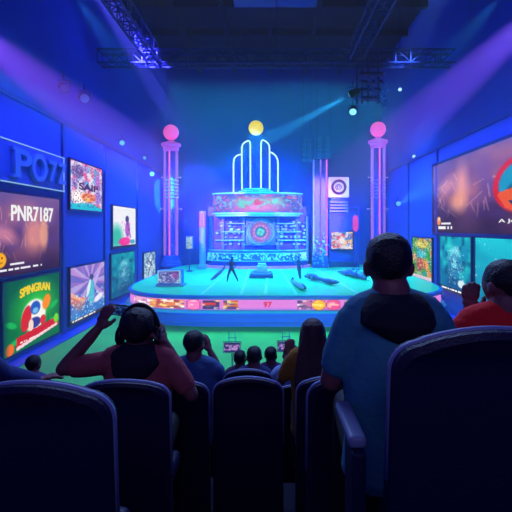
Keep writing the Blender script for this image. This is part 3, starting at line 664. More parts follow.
# ------------------------------------------------------------------ trusses
def truss(p0, p1, s, n, label, name='lighting_truss'):
    p0, p1 = Vector(p0), Vector(p1); d = (p1-p0).normalized(); side = d.cross(Vector((0, 0, 1))).normalized(); up = Vector((0, 0, 1))
    root = empty(name, p0, label, 'truss'); h = s/2
    bm = B(); cs = [side*h+up*h, side*h-up*h, -side*h-up*h, -side*h+up*h]
    for c in cs: tube(bm, [p0+c, p1+c], .05, 6)
    fin('chords', bm, m_truss, root)
    bm = B()
    for i in range(n):
        a, b = p0.lerp(p1, i/n), p0.lerp(p1, (i+1)/n)
        for k in range(4):
            c, e = cs[k], cs[(k+1) % 4]
            if i % 2: c, e = e, c
            tube(bm, [a+c, b+e], .028, 5)
        for k in range(4): tube(bm, [a+cs[k], a+cs[(k+1) % 4]], .028, 5)
    fin('lattice', bm, m_truss, root)
    bm = B()
    for t in (.15, .5, .85):
        q = p0.lerp(p1, t); tube(bm, [q+up*h, Vector((q.x, q.y, ZC))], .02, 5)
    fin('hanger', bm, m_truss, root)
YT = 20.0
truss((XL+.3, YT, 8.08), (XR-.3, YT, 8.08), .62, 24, 'long lighting truss crossing the hall under the dark ceiling')
truss((Xat(154, YT), 8.2, 8.2), (Xat(154, YT), YT-.4, 8.2), .62, 16, 'lighting truss running from overhead to the cross truss, nearer the raised sign')
truss((Xat(355, YT), 8.2, 8.2), (Xat(355, YT), YT-.4, 8.2), .62, 16, 'lighting truss running from overhead to the cross truss, above the target sign side')

# ------------------------------------------------------------------ fixtures
def fixture(px, py, Y, aim, label, lit=(130, 215, 250), s=1.0, size=.3, es=3.0, name='spotlight', hang=True):
    c = Vector((Xat(px, Y), Y, Zat(py, Y))); aim = Vector(aim); d = (aim-c).normalized()
    root = empty(name, c, label, 'light'); q = d.to_track_quat('Z', 'Y').to_matrix().to_4x4()
    def put(bm): bmesh.ops.transform(bm, matrix=Matrix.Translation(c) @ q, verts=bm.verts); return bm
    L = size
    hd_ = fin('head', put(lathe(B(), (0, 0, -L), [(.25*L, 0), (.42*L, .15*L), (.45*L, .9*L), (.55*L, 1.0*L), (.55*L, 1.25*L)], 16)), m_dark, root)
    fin('lens', put(lathe(B(), (0, 0, -L), [(.5*L, 1.22*L), (.48*L, 1.3*L), (.3*L, 1.36*L)], 16)), glow('lens_%d_%d_%d_%g' % (*lit, es), rgb(*lit), es), hd_)
    bm = B(); side = Vector((1, 0, 0))
    tube(bm, [c-side*.62*L, c-side*.62*L+Vector((0, 0, .8*L)), c+side*.62*L+Vector((0, 0, .8*L)), c+side*.62*L], .06*L, 6)
    if hang: tube(bm, [c+Vector((0, 0, .8*L)), c+Vector((0, 0, 1.6*L))], .07*L, 6)
    fin('yoke', bm, m_truss, root)
    return c, d
m_rig = mat('rig_metal', rgb(28, 34, 100), .45, .3)
# speaker and light rig hanging at the right
Yr = 20.0
root = empty('hanging_rig', (Xat(366, Yr), Yr, Zat(84, Yr)), 'dark hanging rig of frames and clamps below the cross truss', 'rig')
bm = B()
x0, x1 = Xat(350, Yr), Xat(384, Yr)
for p in (76, 84, 92, 100): box(bm, (x0+.42, Yr-.2, Zat(p, Yr)), (x1-(p-76)*.012, Yr+.2, Zat(p, Yr)+.14), .02)
for p in (357, 362, 368, 378): tube(bm, [(Xat(p, Yr), Yr, Zat(104, Yr)), (Xat(p, Yr), Yr, 7.75)], .045, 6)
fin('frame', bm, m_rig, root)
bm = B(); rr = random.Random(3)
for k in range(34):
    p, q = rr.uniform(357, 386), rr.uniform(78, 106); c = Vector((Xat(p, Yr), Yr-.22+rr.uniform(-.1, .1), Zat(q, Yr)))
    if k % 2: torus(bm, c, rr.uniform(.06, .13), .02, 'Y', 12, 5)
    else: box(bm, c-Vector((.07, .05, .06)), c+Vector((.07, .05, .06)), .01, seg=1)
fin('clamps', bm, mat('clamp_blue', rgb(70, 90, 190), .4, .2), root)
for (p0, p1, q0, q1, lab) in ((302, 312, 138, 162, 'narrow hanging line array speaker nearer the neon emblem'), (316, 332, 136, 158, 'wide hanging line array speaker over the pylon')):
    Ys = 29; root = empty('line_array_speaker', (Xat((p0+p1)/2, Ys), Ys, Zat(q1, Ys)), lab, 'speaker')
    n = 5; xa, xb = Xat(p0, Ys), Xat(p1, Ys); z0, z1 = Zat(q1, Ys), Zat(q0, Ys)
    for i in range(n):
        za = z0+(z1-z0)*i/n; o = fin('cabinet', box(B(), (xa, Ys+.05*(n-i), za+.03), (xb, Ys+.5, za+(z1-z0)/n), .03), mat('array_blue', rgb(30, 60, 170), .5), root)
    bm = B()
    for i in range(n):
        za = z0+(z1-z0)*(i+.5)/n
        for t in (.25, .75): torus(bm, (xa+(xb-xa)*t, Ys+.05*(n-i)-.01, za), .1, .02, 'Y', 14, 5)
    fin('driver_ring', bm, mat('array_ring', rgb(80, 130, 220), .4), root)
    bm = B()
    for x in (xa+.1, xb-.1): tube(bm, [(x, Ys+.3, z1), (x, Ys+.3, ZC-.3)], .02, 5)
    fin('hanging_cable', bm, m_rig, root)
SPOT = fixture(352.5, 93.5, 19.6, (Xat(262, 24), 24, Zat(142, 24)), 'bright cyan spotlight on the hanging rig throwing a beam', size=.36, es=6)
fixture(353, 111, 19.6, (2.0, 12, -2), 'round pale cyan lamp hanging lowest under the rig', size=.34, es=1.6)
for px, py, Y, ax, lab, sz, lit, es in (
        (84, 98, 17, (0, 8, 0), 'dim lamp hanging high over the raised sign', .36, (50, 80, 190), .8),
        (64, 88, 16, (0, 8, 0), 'faint lamp hanging highest at the dark ceiling edge', .34, (40, 60, 170), .5),
        (122, 143, 22, (0, 4, 2), 'small cyan lamp above the pastel poster', .26, (70, 170, 230), 1.6),
        (144.5, 158, 26, (0, 4, 2), 'tiny cyan lamp between pastel poster and column', .2, (60, 150, 220), 1.4),
        (152, 174, 27, (0, 4, 1), 'small cyan lamp just before the neon column', .3, (110, 220, 240), 1.8),
        (400, 89.5, 24, (0, 4, 2), 'tiny white lamp high beside the hanging rig', .2, (160, 210, 255), 1.8),
        (414, 156.5, 26, (0, 4, 2), 'tiny pale lamp above the huge mauve screen corner', .2, (150, 200, 255), 1.8)):
    c, d = fixture(px, py, Y, ax, lab, lit, size=sz, es=es)
BW = fixture(398, 204, 26, (8.2, 13, 3.1), 'small spotlight beside the right neon column throwing a wide beam', lit=(90, 160, 240), size=.3, es=1.5)

# ------------------------------------------------------------------ monitors on stands
for px, py, lab in ((232, 347.5, 'small monitor on a stand in front of the stage, before the man in blue'), (286, 346.5, 'small monitor on a stand in front of the stage, beside the long haired woman')):
    Y = 9.0; X, Z = Xat(px, Y), Zat(py, Y)
    root = empty('stand_monitor', (X, Y, ZF), lab, 'monitor', 'stand monitors on the green floor')
    fin('casing', box(B(), (X-.2, Y, Z-.125), (X+.2, Y+.05, Z+.125), .015), m_dark, root)
    a = Art(40, 24, (50, 40, 110)); a.mix((a.noise(8, 5)-.45)*5*((a.v > .2) & (a.v < .8)), (190, 130, 210)); a.speck(20, 12, .78, (220, 210, 250), (.1, .2, .9, .8), .8)
    link('display', art_mesh(a, lambda u, v: (X-.17+.34*u, Y-.004, Z+.1-.2*v)), screen_mat(.8), root)
    bm = B(); tube(bm, [(X, Y+.07, ZF+.03), (X, Y+.07, Z+.05)], .02, 8)
    for k in range(3): a_ = 2*PI*k/3+.5; tube(bm, [(X, Y+.07, ZF+.3), (X+.35*math.cos(a_), Y+.07+.35*math.sin(a_), ZF+.02)], .015, 6)
    fin('stand', bm, m_dark, root)
    bm = B()
    for s in (-.07, .07): tube(bm, [(X+s, Y+.03, Z+.12), (X+s, Y+.03, Z+.34)], .01, 6)
    tube(bm, [(X-.1, Y+.03, Z+.2), (X+.1, Y+.03, Z+.2)], .01, 6)
    fin('handle', bm, m_rig, root)

# ------------------------------------------------------------------ seats
def seat(X, Y, top, w, label, h=1.0, crown=.028, cr=.1, arms=False, lean=.05, depth=.46, trim=.0135, armset=(-1, 1)):
    root = empty('theater_seat', (X, Y, stepz(Y)), label, 'seat', 'dark blue high backed seats')
    hw = w/2; pts = []
    def prof(inset=0):
        q = []; a = hw-inset; r = cr-inset*.5; zt = top-inset
        q.append((-a*1.03, top-h)); q.append((-a*1.015, top-h*.5)); q.append((-a, zt-crown-r))
        for i in range(1, 7):
            t = PI-(PI/2)*i/7; q.append((-a+r+r*math.cos(t), zt-crown-r+r*math.sin(t)*.95))
        for i in range(9):
            s = -1+2*i/8; q.append((s*(a-r), zt-crown*s*s*.85-crown*.05))
        for i in range(1, 7):
            t = PI/2-(PI/2)*i/7; q.append((a-r+r*math.cos(t), zt-crown-r+r*math.sin(t)*.95))
        q.append((a, zt-crown-r)); q.append((a*1.015, top-h*.5)); q.append((a*1.03, top-h)); return q
    def P(x, z, y): # backrest leans back and wraps slightly forward at its sides
        return Vector((X+x, Y+y+(x/hw)**2*.035-(z-(top-h))*lean*1.0, z))
    bm = B(); layers = []
    for inset, y in ((.022, .0), (.004, .006), (0, .02), (0, .055), (.008, .075), (.03, .085)):
        layers.append([bm.verts.new(P(a, z, y)) for a, z in prof(inset)])
    n = len(layers[0])
    for A, C in zip(layers, layers[1:]):
        for i in range(n): bm.faces.new((A[i], A[(i+1) % n], C[(i+1) % n], C[i]))
    # caps split in columns, so that the wrap of the sides stays smooth
    for A in (layers[0], layers[-1]):
        for i in range(n//2):
            a, b, c, d = A[i], A[(i+1)], A[n-2-i], A[n-1-i]
            if b is c: continue
            try: bm.faces.new((a, b, c, d))
            except ValueError: pass
    bk_ = fin('backrest', bm, m_seat, root, False)
    bm = B(); q = prof(.004)[1:-1]; tube(bm, [P(a, z, .03) for a, z in q], trim, 8); fin('lit_edge', bm, m_litedge, bk_, True)  # pale tube along the outline stands in for the lit edge
    cz = top-.62 if h > .6 else top-h+.1
    fin('seat_cushion', box(B(), (X-hw*.78, Y+.07, cz-.11), (X+hw*.78, Y+.07+depth, cz), .045, seg=3), m_seat, root, True)
    if arms:
        for s in armset:
            bm = B(); x = X+s*(hw+.06)
            box(bm, (x-.026, Y+.13, cz+.24), (x+.026, Y+.39, cz+.275), .014, seg=3)
            arm_ = fin('armrest', bm, mat('armrest_grey', rgb(120, 132, 175), .45), root, True)
            bm = B(); box(bm, (x-.02, Y+.11, cz-.1), (x+.02, Y+.24, cz+.24), .01); fin('arm_support', bm, m_seat, arm_)
    bm = B(); box(bm, (X-.05, Y+.14, stepz(Y)+.02), (X+.05, Y+.26, cz-.09), .01); box(bm, (X-.14, Y+.08, stepz(Y)), (X+.14, Y+.34, stepz(Y)+.025), .008)
    fin('pedestal', bm, m_dark, root)
    return cz
def top_at(py, Y): return Zat(py, Y)
seat(.56, 1.06, Zat(326.5, 1.06), .50, 'large dark blue seat back right behind the man in teal', h=.82, crown=.035, cr=.085, depth=.42, arms=True, armset=(-1,), trim=.011)
seat(Xat(31, 1.3), 1.3, Zat(379.5, 1.3), .50, 'large dark blue seat back in the near corner below the green poster', crown=.03, cr=.1, trim=.012, depth=.3)
seat(Xat(124, 2.1), 2.1, Zat(379, 2.1), .45, 'dark blue seat with the headphone wearer in it', crown=.02, cr=.085)
seat(Xat(176, 2.95), 2.95, Zat(378, 2.95), .455, 'dark blue seat under the man in the blue shirt')
seat(Xat(248, 2.95), 2.95, Zat(376, 2.95), .49, 'empty dark blue seat back in the middle of the picture, nearest of the middle file')
seat(Xat(248, 4.2), 4.2, Zat(368.5, 4.2), .48, 'dark blue seat just beyond the empty middle seat')
seat(Xat(331, 2.95), 2.95, Zat(375.5, 2.95), .48, 'dark blue seat the long haired woman sits in')
seat(Xat(352, 2.1), 2.1, Zat(374, 2.1), .44, 'dark blue seat between the woman and the man in teal', arms=False)
seat(Xat(205, 5.2), 5.2, Zat(368, 5.2), .44, 'small far dark blue seat beyond the man in the blue shirt', arms=False)
seat(1.08, 1.55, -.42, .46, 'dark blue seat under the man in red, hidden low', arms=False)

# ------------------------------------------------------------------ people
def limb(bm, pts, rs, n=14):
    """tapered limb with round ends and joints"""
    pts = [Vector(p) for p in pts]
    for i in range(len(pts)-1):
        a, b, ra, rb = pts[i], pts[i+1], rs[i], rs[i+1]; m = 5
        tube(bm, [a.lerp(b, t/m) for t in range(m+1)], [ra+(rb-ra)*t/m + (.004 if 0 < t < m else 0) for t in range(m+1)], n)
    for p, r in zip(pts, rs): ball(bm, p, r, 12)
    return bm
def loft(bm, secs, n=24, cen=(0, 0)):
    rings = []
    for (x, y, z, rx, ry) in secs:
        rings.append([bm.verts.new((cen[0]+x+rx*math.cos(2*PI*k/n), cen[1]+y+ry*math.sin(2*PI*k/n), z)) for k in range(n)])
    for A, C in zip(rings, rings[1:]):
        for k in range(n): bm.faces.new((A[k], A[(k+1) % n], C[(k+1) % n], C[k]))
    bm.faces.new(rings[0][::-1]); bm.faces.new(rings[-1]); return bm
def unify(name, bm, m, root, voxel, smooth=4):
    bmesh.ops.recalc_face_normals(bm, faces=bm.faces)
    me = bpy.data.meshes.new('t'); bm.to_mesh(me); bm.free()
    o = bpy.data.objects.new('t', me); COL.objects.link(o)
    r = o.modifiers.new('r', 'REMESH'); r.mode = 'VOXEL'; r.voxel_size = voxel
    s = o.modifiers.new('s', 'SMOOTH'); s.factor = .5; s.iterations = smooth
    dg = bpy.context.evaluated_depsgraph_get(); out = bpy.data.meshes.new_from_object(o.evaluated_get(dg))
    bpy.data.objects.remove(o); bpy.data.meshes.remove(me); out.name = name
    return link(name, out, m, root, True)
def head_mesh(bm, c, M, s=1.0):
    t = bmesh.new(); bmesh.ops.create_uvsphere(t, u_segments=40, v_segments=28, radius=1)
    for v in t.verts:
        x, y, z = v.co
        X = x*.074; Y = y*.096; Z = z*.115
        if z < -.1: k = min(1, (-z-.1)/.9); X *= 1-.32*k; Y = Y*(1-.3*k)+.018*k          # jaw narrower and forward
        if y > .3:                                                             # the face
            f = (y-.3)/.7
            Y += .022*math.exp(-((x/.16)**2+((z+.18)/.2)**2))*f*1.0            # nose
            Y -= .012*math.exp(-(((abs(x)-.36)/.16)**2+((z-.02)/.1)**2))*f     # eye sockets
            Y += .008*math.exp(-((x/.3)**2+((z+.5)/.07)**2))*f                 # lips
            Y += .010*math.exp(-((x/.25)**2+((z+.85)/.14)**2))*f               # chin
            Y += .005*math.exp(-(((abs(x)-.33)/.2)**2+((z-.17)/.06)**2))*f     # brow
        v.co = Vector((X, Y, Z))
    for sx in (-1, 1):
        ball(t, (sx*.078, -.006, -.012), 1, 12, (.011, .02, .032)); ball(t, (sx*.083, -.014, -.008), 1, 12, (.009, .014, .026))
    bmesh.ops.scale(t, vec=(s, s, s), verts=t.verts)
    merge(bm, t, Matrix.Translation(c) @ M)
def hand(bm, w, d, nrm, side=1, curl=.5, L=.18, spread=.12):
    """w wrist, d direction of the fingers, nrm the palm's facing; side: which side the thumb leaves"""
    d = Vector(d).normalized(); nrm = Vector(nrm); nrm = (nrm-d*nrm.dot(d)).normalized(); s = d.cross(nrm)*side; w = Vector(w); k = L/.18
    # palm: flattened loft
    for t, r, wd in ((0, .02, .0), (.3, .021, .012), (.6, .02, .022), (.95, .017, .026)):
        for q in (-1, 0, 1): ball(bm, w+d*(.085*t*k)+s*(q*wd*k), r*k*.82, 10)
    for i, (off, ln) in enumerate(((.03, .070), (.0105, .079), (-.0105, .073), (-.03, .057))):
        p = w+d*(.078*k)+s*(off*k); dirn = (d+s*(off*spread*14)).normalized(); pts = [p]; cur = 0
        for j, fr in enumerate((.45, .32, .23)):
            cur += curl*(.5, .75, .55)[j]; v = dirn*math.cos(cur)+nrm*math.sin(cur); p = p+v*(ln*fr*k*1.05); pts.append(p)
        limb(bm, pts, [.0095*k, .009*k, .0082*k, .0068*k], 8)
    p = w+d*(.02*k)+s*(.022*k); v = (d*.62+s*.75+nrm*.25).normalized(); p1 = p+v*.036*k; v2 = (d*.85+s*.4+nrm*.4).normalized(); p2 = p1+v2*.031*k; p3 = p2+(d*.9+nrm*.45).normalized()*.024*k
    limb(bm, [p, p1, p2, p3], [.015*k, .0115*k, .010*k, .008*k], 8)
def person(label, X, Y, top, H, skin, shirt, hairm, arms, yaw=0, pitch=0, head_dx=0, head_s=1.0, sh=.19, voxel=.008, hair='short', sleeves='short', width=1.0, hands=True, pants=None, legs=True, name='person', head_yaw=None, lean=0):
    """seated person; top = height of the crown, H = sitting height; arms = two lists (elbow, wrist, finger direction, palm normal, curl)"""
    zc = top-H; root = empty(name, (X, Y, zc), label, 'person')
    hs = head_s; hc = Vector((X+head_dx, Y+.02+lean, top-.12*hs))
    HM = Matrix.Rotation(head_yaw if head_yaw is not None else yaw, 4, 'Z') @ Matrix.Rotation(pitch, 4, 'X')
    zs = top-(.245+.035*hs)                                                # shoulder height
    T = zs-zc; W = width
    def torso(bm, g):
        loft(bm, [(X, Y, zc-.01+(0 if not g else .02), .15*W+g, .10*W+g), (X, Y, zc+.06, .172*W+g, .125*W+g), (X, Y, zc+T*.35, .155*W+g, .112*W+g), (X, Y+lean*.4, zc+T*.6, .168*W+g, .116*W+g),
                  (X, Y+lean*.7, zc+T*.82, (sh-.015)*W+g, .112*W+g), (X, Y+lean*.85, zs, (sh-.045)*W+g, .088*W+g), (X+head_dx*.4, Y+lean*.95, zs+.045, .075*W+g, .065*W+g)], 28)
        for s in (-1, 1): ball(bm, (X+s*(sh-.045)*W, Y+lean*.85, zs-.035), .062*W+g, 16)
    trap = [(Vector((X+head_dx*.4, Y+lean*.9, zs+.05)), Vector((X+s*(sh-.05)*W, Y+lean*.85, zs-.01))) for s in (-1, 1)]
    neck = [(X+head_dx*.3, Y-.005+lean*.9, zs+.01), (X+head_dx*.8, Y+.003+lean, hc.z-.06*hs)]
    bm = B(); torso(bm, 0); [limb(bm, [a, b], [.05, .055]) for a, b in trap]; limb(bm, neck, [.068, .062*hs]); head_mesh(bm, hc, HM, hs)
    fz = stepz(Y+.45)
    legp = []
    for s in (-1, 1):
        hip = Vector((X+s*.075, Y+.02, zc+.09)); kn = Vector((X+s*.085, Y+.43, zc+.11)); an = Vector((X+s*.09, Y+.46, max(fz+.08, zc-.42))); legp.append((hip, kn, an))
        if legs:
            limb(bm, [hip, kn, an], [.082, .055, .038]); limb(bm, [an+Vector((0, -.03, -.04)), an+Vector((0, .15, -.05))], [.035, .028])
    arm = []
    for s, A in zip((-1, 1), arms):
        shp = Vector((X+s*(sh-.025)*W, Y+lean*.85, zs-.035)); el, wr = Vector(A[0]), Vector(A[1]); arm.append((shp, el, wr))
        limb(bm, [shp, el, wr], [.05*W, .039*W, .027])
        if hands: hand(bm, wr, A[2], A[3], s*(A[5] if len(A) > 5 else 1), A[4] if len(A) > 4 else .5)
    unify('body', bm, skin, root, voxel, 2)
    bm = B(); torso(bm, .014); [limb(bm, [a-Vector((0, 0, .012)), b], [.06, .068*W]) for a, b in trap]
    for s, (shp, el, wr) in zip((-1, 1), arm):
        if sleeves == 'short': limb(bm, [shp, shp.lerp(el, .7)], [.064*W, .06*W])
        else: limb(bm, [shp, el, el.lerp(wr, .9)], [.064*W, .053*W, .04])
    sh_ = unify('shirt', bm, shirt, root, voxel*1.15, 3)
    if legs:
        bm = B()
        for hip, kn, an in legp: limb(bm, [hip, kn, an], [.096, .066, .052])
        loft(bm, [(X, Y, zc-.02, .16*W, .12*W), (X, Y, zc+.1, .168*W, .128*W)])
        unify('trousers', bm, pants or mat('trousers_dark', rgb(9, 10, 26), .7), root, voxel*1.4, 3)
        for hip, kn, an in legp: unify('shoe', limb(B(), [an+Vector((0, -.03, -.045)), an+Vector((0, .05, -.045)), an+Vector((0, .17, -.055))], [.046, .043, .034]), m_dark, root, voxel*1.3, 2)
    # hair
    bm = B()
    if hair == 'short':
        t = bmesh.new(); bmesh.ops.create_uvsphere(t, u_segments=44, v_segments=32, radius=1)
        for v in t.verts:
            x, y, z = v.co; n = noise.noise(Vector((x*4, y*4, z*4)))*.0035+noise.noise(Vector((x*14, y*14, z*14)))*.0016
            k = 1+n/.08
            tp = 1.0 if z > -.1 else 1-.22*min(1, (-z-.1)/.8)
            fl = math.copysign(abs(z)**.88, z) if z > 0 else z
            v.co = Vector((math.copysign(abs(x)**.93, x)*.082*k*tp, (y*.094-.015)*k, fl*.092*k+.028 if z > 0 else z*.095+.028))
        bmesh.ops.scale(t, vec=(hs, hs, hs), verts=t.verts)
        merge(bm, t, Matrix.Translation(hc) @ HM)
    elif hair == 'long':
        z0 = hc.z
        loft(bm, [(hc.x, hc.y-.015, z0+.128, .02, .02), (hc.x, hc.y-.015, z0+.118, .05, .06), (hc.x, hc.y-.018, z0+.085, .084, .09), (hc.x, hc.y-.022, z0+.03, .102, .1), (hc.x, hc.y-.04, z0-.05, .112, .09), (hc.x, hc.y-.06, z0-.13, .124, .078),
                  (hc.x+.005, hc.y-.09, z0-.22, .142, .062), (hc.x+.012, hc.y-.115, z0-.33, .14, .05), (hc.x+.015, hc.y-.125, z0-.43, .08, .035), (hc.x+.015, hc.y-.125, z0-.48, .04, .02)], 30)
        for k in range(14):
            a = -1+2*k/13; tube(bm, [(hc.x+a*.07, hc.y-.09, z0+.02), (hc.x+a*.115, hc.y-.115, z0-.15), (hc.x+a*.145, hc.y-.155, z0-.33), (hc.x+a*.12, hc.y-.15, z0-.47-.03*math.sin(k*2.1))], [.014, .018, .016, .005], 7)
    unify('hair', bm, hairm, root, voxel*.8, 1)
    return root, hc, zs, sh_
sk = lambda n, c: mat('skin_'+n, rgb(*c), .55)
hairM = mat('hair_dark', rgb(22, 18, 34), .5, bump=.4, bscale=120)
cloth = lambda n, c: mat('cloth_'+n, rgb(*c), .85, bump=.25, bscale=45)
skA, skB = sk('tan', (176, 110, 110)), sk('warm', (128, 74, 84))

# man in teal at the right
XA, YA = .44, 1.5
rA, hA, zsA, HMA = person('person in a teal t-shirt with a dark hood collar, back turned, elbow on the armrest', XA, YA, Zat(232.5, YA), .90, skB, cloth('teal', (60, 136, 168)), hairM,
    [((XA-.22, YA+.03, -.555), (XA-.07, YA+.22, -.575), (.8, .5, .1), (0, 0, -1), .5), ((XA+.26, YA+.08, -.56), (XA+.14, YA+.28, -.6), (-.8, .5, 0), (0, 0, -1), .5)],
    sh=.166, voxel=.0065, width=1.0, head_dx=-.013, head_s=.99, head_yaw=-.12)
bm = B(); c = Vector((XA-.005, YA-.03, zsA-.022))
loft(bm, [(c.x+.02, c.y-.06, c.z-.075, .035, .03), (c.x+.015, c.y-.06, c.z-.045, .08, .06), (c.x, c.y-.035, c.z-.005, .13, .1), (c.x, c.y-.02, c.z+.035, .125, .11), (c.x, c.y-.015, c.z+.07, .105, .1), (c.x, c.y-.01, c.z+.09, .085, .08)], 30)
unify('hood', bm, cloth('hood', (16, 18, 44)), HMA, .007, 3)

# headphones wearer
XB, YBp = Xat(138, 2.4), 2.42
tB = Zat(307, 2.4)
rB, hB, zsB, HMB = person('person in a dull red t-shirt wearing headphones, raising both arms', XB, YBp, tB, .95, skB, cloth('dullred', (165, 76, 90)), hairM,
    [((XB-.43, YBp-.02, Zat(369, 2.4)), (Xat(94, 2.4), YBp+.04, Zat(331, 2.4)), (.42, .1, 1), (.5, .9, -.2), .35), ((Xat(192, 2.4), YBp-.03, Zat(394, 2.4)), (Xat(164, 2.4), YBp+.02, Zat(346, 2.4)), (-.35, .1, 1), (-.9, .2, -.3), .45)],
    sh=.2, voxel=.008, width=1.0, head_s=1.2)
bm = B()
loft(bm, [(XB-.01, YBp-.07, zsB-.12, .07, .05), (XB-.01, YBp-.07, zsB-.08, .115, .07), (XB, YBp-.04, zsB-.02, .145, .1), (XB, YBp-.02, zsB+.03, .13, .105), (XB, YBp-.015, zsB+.07, .1, .095), (XB, YBp-.01, zsB+.085, .085, .08)], 26)
ball(bm, (XB-.1, YBp-.05, zsB+.015), .045, 14); unify('hood', bm, cloth('hood', (16, 18, 44)), HMB, .008, 3)
# headphones: worn but a thing of its own
root = empty('headphones', hB, 'large black over-ear headphones worn on the raised-arm person\'s head', 'headphones')
bm = B(); pts = [hB+Vector((.112*math.cos(a), -.012, -.005+.158*math.sin(a))) for a in np.linspace(-.05, PI+.05, 22)]; tube(bm, pts, .0125, 8); fin('headband', bm, m_dark, root, True)
for s in (-1, 1):
    bm = B(); t = bmesh.new(); lathe(t, (0, 0, -.02), [(.028, 0), (.042, .004), (.047, .018), (.044, .034), (.03, .04)], 24); merge(bm, t, Matrix.Translation(hB+Vector((s*.11, -.008, -.03))) @ Matrix.Rotation(s*PI/2, 4, 'Y') @ Matrix.Diagonal((1.25, 1, 1, 1)))
    cup_ = fin('ear_cup', bm, m_dark, root, True)
    bm = B(); torus(bm, (0, 0, 0), .036, .006, 'Z', 20, 6); bmesh.ops.transform(bm, matrix=Matrix.Translation(hB+Vector((s*.126, -.008, -.03))) @ Matrix.Rotation(PI/2, 4, 'Y'), verts=bm.verts)
    fin('cup_ring', bm, mat('cup_violet', rgb(90, 50, 110), .3), cup_, True)
# phone in the raised hand
c = Vector((Xat(117, 2.47), 2.5, Zat(311, 2.47)))
root = empty('smartphone', c, 'dark smartphone held up sideways in the headphone wearer\'s hand', 'phone')
rotp = Matrix.Rotation(.12, 4, 'Y')
fin('case', box(B(), c-Vector((.062, .005, .034)), c+Vector((.062, .005, .034)), .006, rotp), m_dark, root)
a = Art(24, 14, (18, 34, 90)); a.speck(16, 10, .72, (70, 120, 190), None, .8)
pm = Matrix.Translation(c) @ rotp
link('screen', art_mesh(a, lambda u, v: pm @ Vector((-.055+.11*u, -.0055, .028-.056*v))), screen_mat(.5), root)

# man in blue
XC, YC_ = Xat(194, 3.4), 3.4
person('person in a slate blue shirt with short dark hair, one hand by the face', XC, YC_, Zat(330.5, YC_), .93, skB, cloth('slate', (70, 112, 170)), hairM,
    [((XC-.22, YC_+.05, Zat(374, YC_)), (XC-.1, YC_+.26, Zat(378, YC_)), (.5, 1, .3), (0, 0, -1)), ((Xat(220, 3.5), 3.5, Zat(373, 3.5)), (Xat(210, 3.55), 3.56, Zat(352, 3.55)), (-.25, .1, 1), (-1, .3, 0), .3)], voxel=.010, hair='short', head_yaw=-.35)
# woman
XD, YD = Xat(313, 3.3), 3.32
person('person with long brown hair in a mustard top, one hand raised', XD, YD, Zat(320, 3.3), .93, skB, cloth('mustard', (168, 118, 44)), mat('hair_brown', rgb(62, 36, 48), .5, bump=.4, bscale=90),
    [((Xat(281, 3.4), 3.42, Zat(382, 3.4)), (Xat(288, 3.55), 3.58, Zat(358, 3.55)), (.15, .2, 1), (0, 1, 0), .3), ((XD+.22, YD+.08, Zat(378, 3.3)), (XD+.1, YD+.3, Zat(384, 3.3)), (-.5, 1, 0), (0, 0, -1))], hair='long', sh=.185, width=.95, voxel=.010)
# man in red
XE, YE = 1.09, 1.95
person('person in a bright red jacket with short hair, hand raised beside the face', XE, YE, Zat(259, YE), .90, skB, cloth('red', (245, 26, 36)), hairM,
    [((.93, 2.13, -.60), (Xat(469, 2.12), 2.12, Zat(313, 2.12)), (.12, .1, 1), (.5, .8, 0), .25), ((XE+.27, YE+.1, -.6), (XE+.12, YE+.32, -.55), (-.5, .8, .2), (0, 0, -1))],
    sh=.2, voxel=.0065, sleeves='long', width=1.02, head_dx=.0, head_s=1.02, head_yaw=.35)
# leftmost
XF, YF = -1.70, 2.2
person('person in a dark blue long sleeved top cut off at the picture edge', XF, YF, -.36, .93, skB, cloth('navy', (44, 60, 130)), hairM,
    [((XF-.25, YF+.05, -.95), (XF-.1, YF+.3, -.98), (.3, 1, 0), (0, 0, -1)), ((-1.50, 2.36, Zat(374, 2.36)), (Xat(38, 2.6), 2.6, Zat(381, 2.6)), (.6, .6, .12), (0, 0, -1), .5)], sleeves='long', voxel=.010)
# small far heads
for px, py, Y, col, hc_, lab, H in (
        (33, 355, 5.0, (70, 80, 150), None, 'small far person with round dark hair low beside the green poster', .90),
        (240, 350, 5.5, (90, 60, 110), None, 'small far person in plum, first of the three heads before the stage', .90),
        (254, 346, 4.52, (50, 60, 120), None, 'far person in navy with black hair, middle of the small heads', .90),
        (271, 346.5, 5.45, (80, 60, 120), None, 'far person in violet, small head beside the stage monitor', .90),
        (291, 344, 4.3, (150, 180, 235), None, 'far person in a pale blue top half hidden by the long haired woman', .88)):
    x = Xat(px, Y)
    person(lab, x, Y, Zat(py, Y), H, skB, cloth('c%d' % int(px), col), hairM,
           [((x-.23, Y+.1, Zat(py, Y)-.6), (x-.1, Y+.3, Zat(py, Y)-.6), (.3, 1, .2), (0, 0, -1)), ((x+.23, Y+.1, Zat(py, Y)-.6), (x+.1, Y+.3, Zat(py, Y)-.6), (-.3, 1, .2), (0, 0, -1))], voxel=.014, sh=.185, width=.95, head_yaw=random.uniform(-.3, .3))
    if px not in (254,): seat(x, Y-.26, Zat(py, Y)-.32, .41, {33: 'far seat under the small person beside the green poster', 240: 'far seat of the person in plum', 271: 'far seat of the person in violet', 291: 'far seat of the person in pale blue'}[px], arms=False)

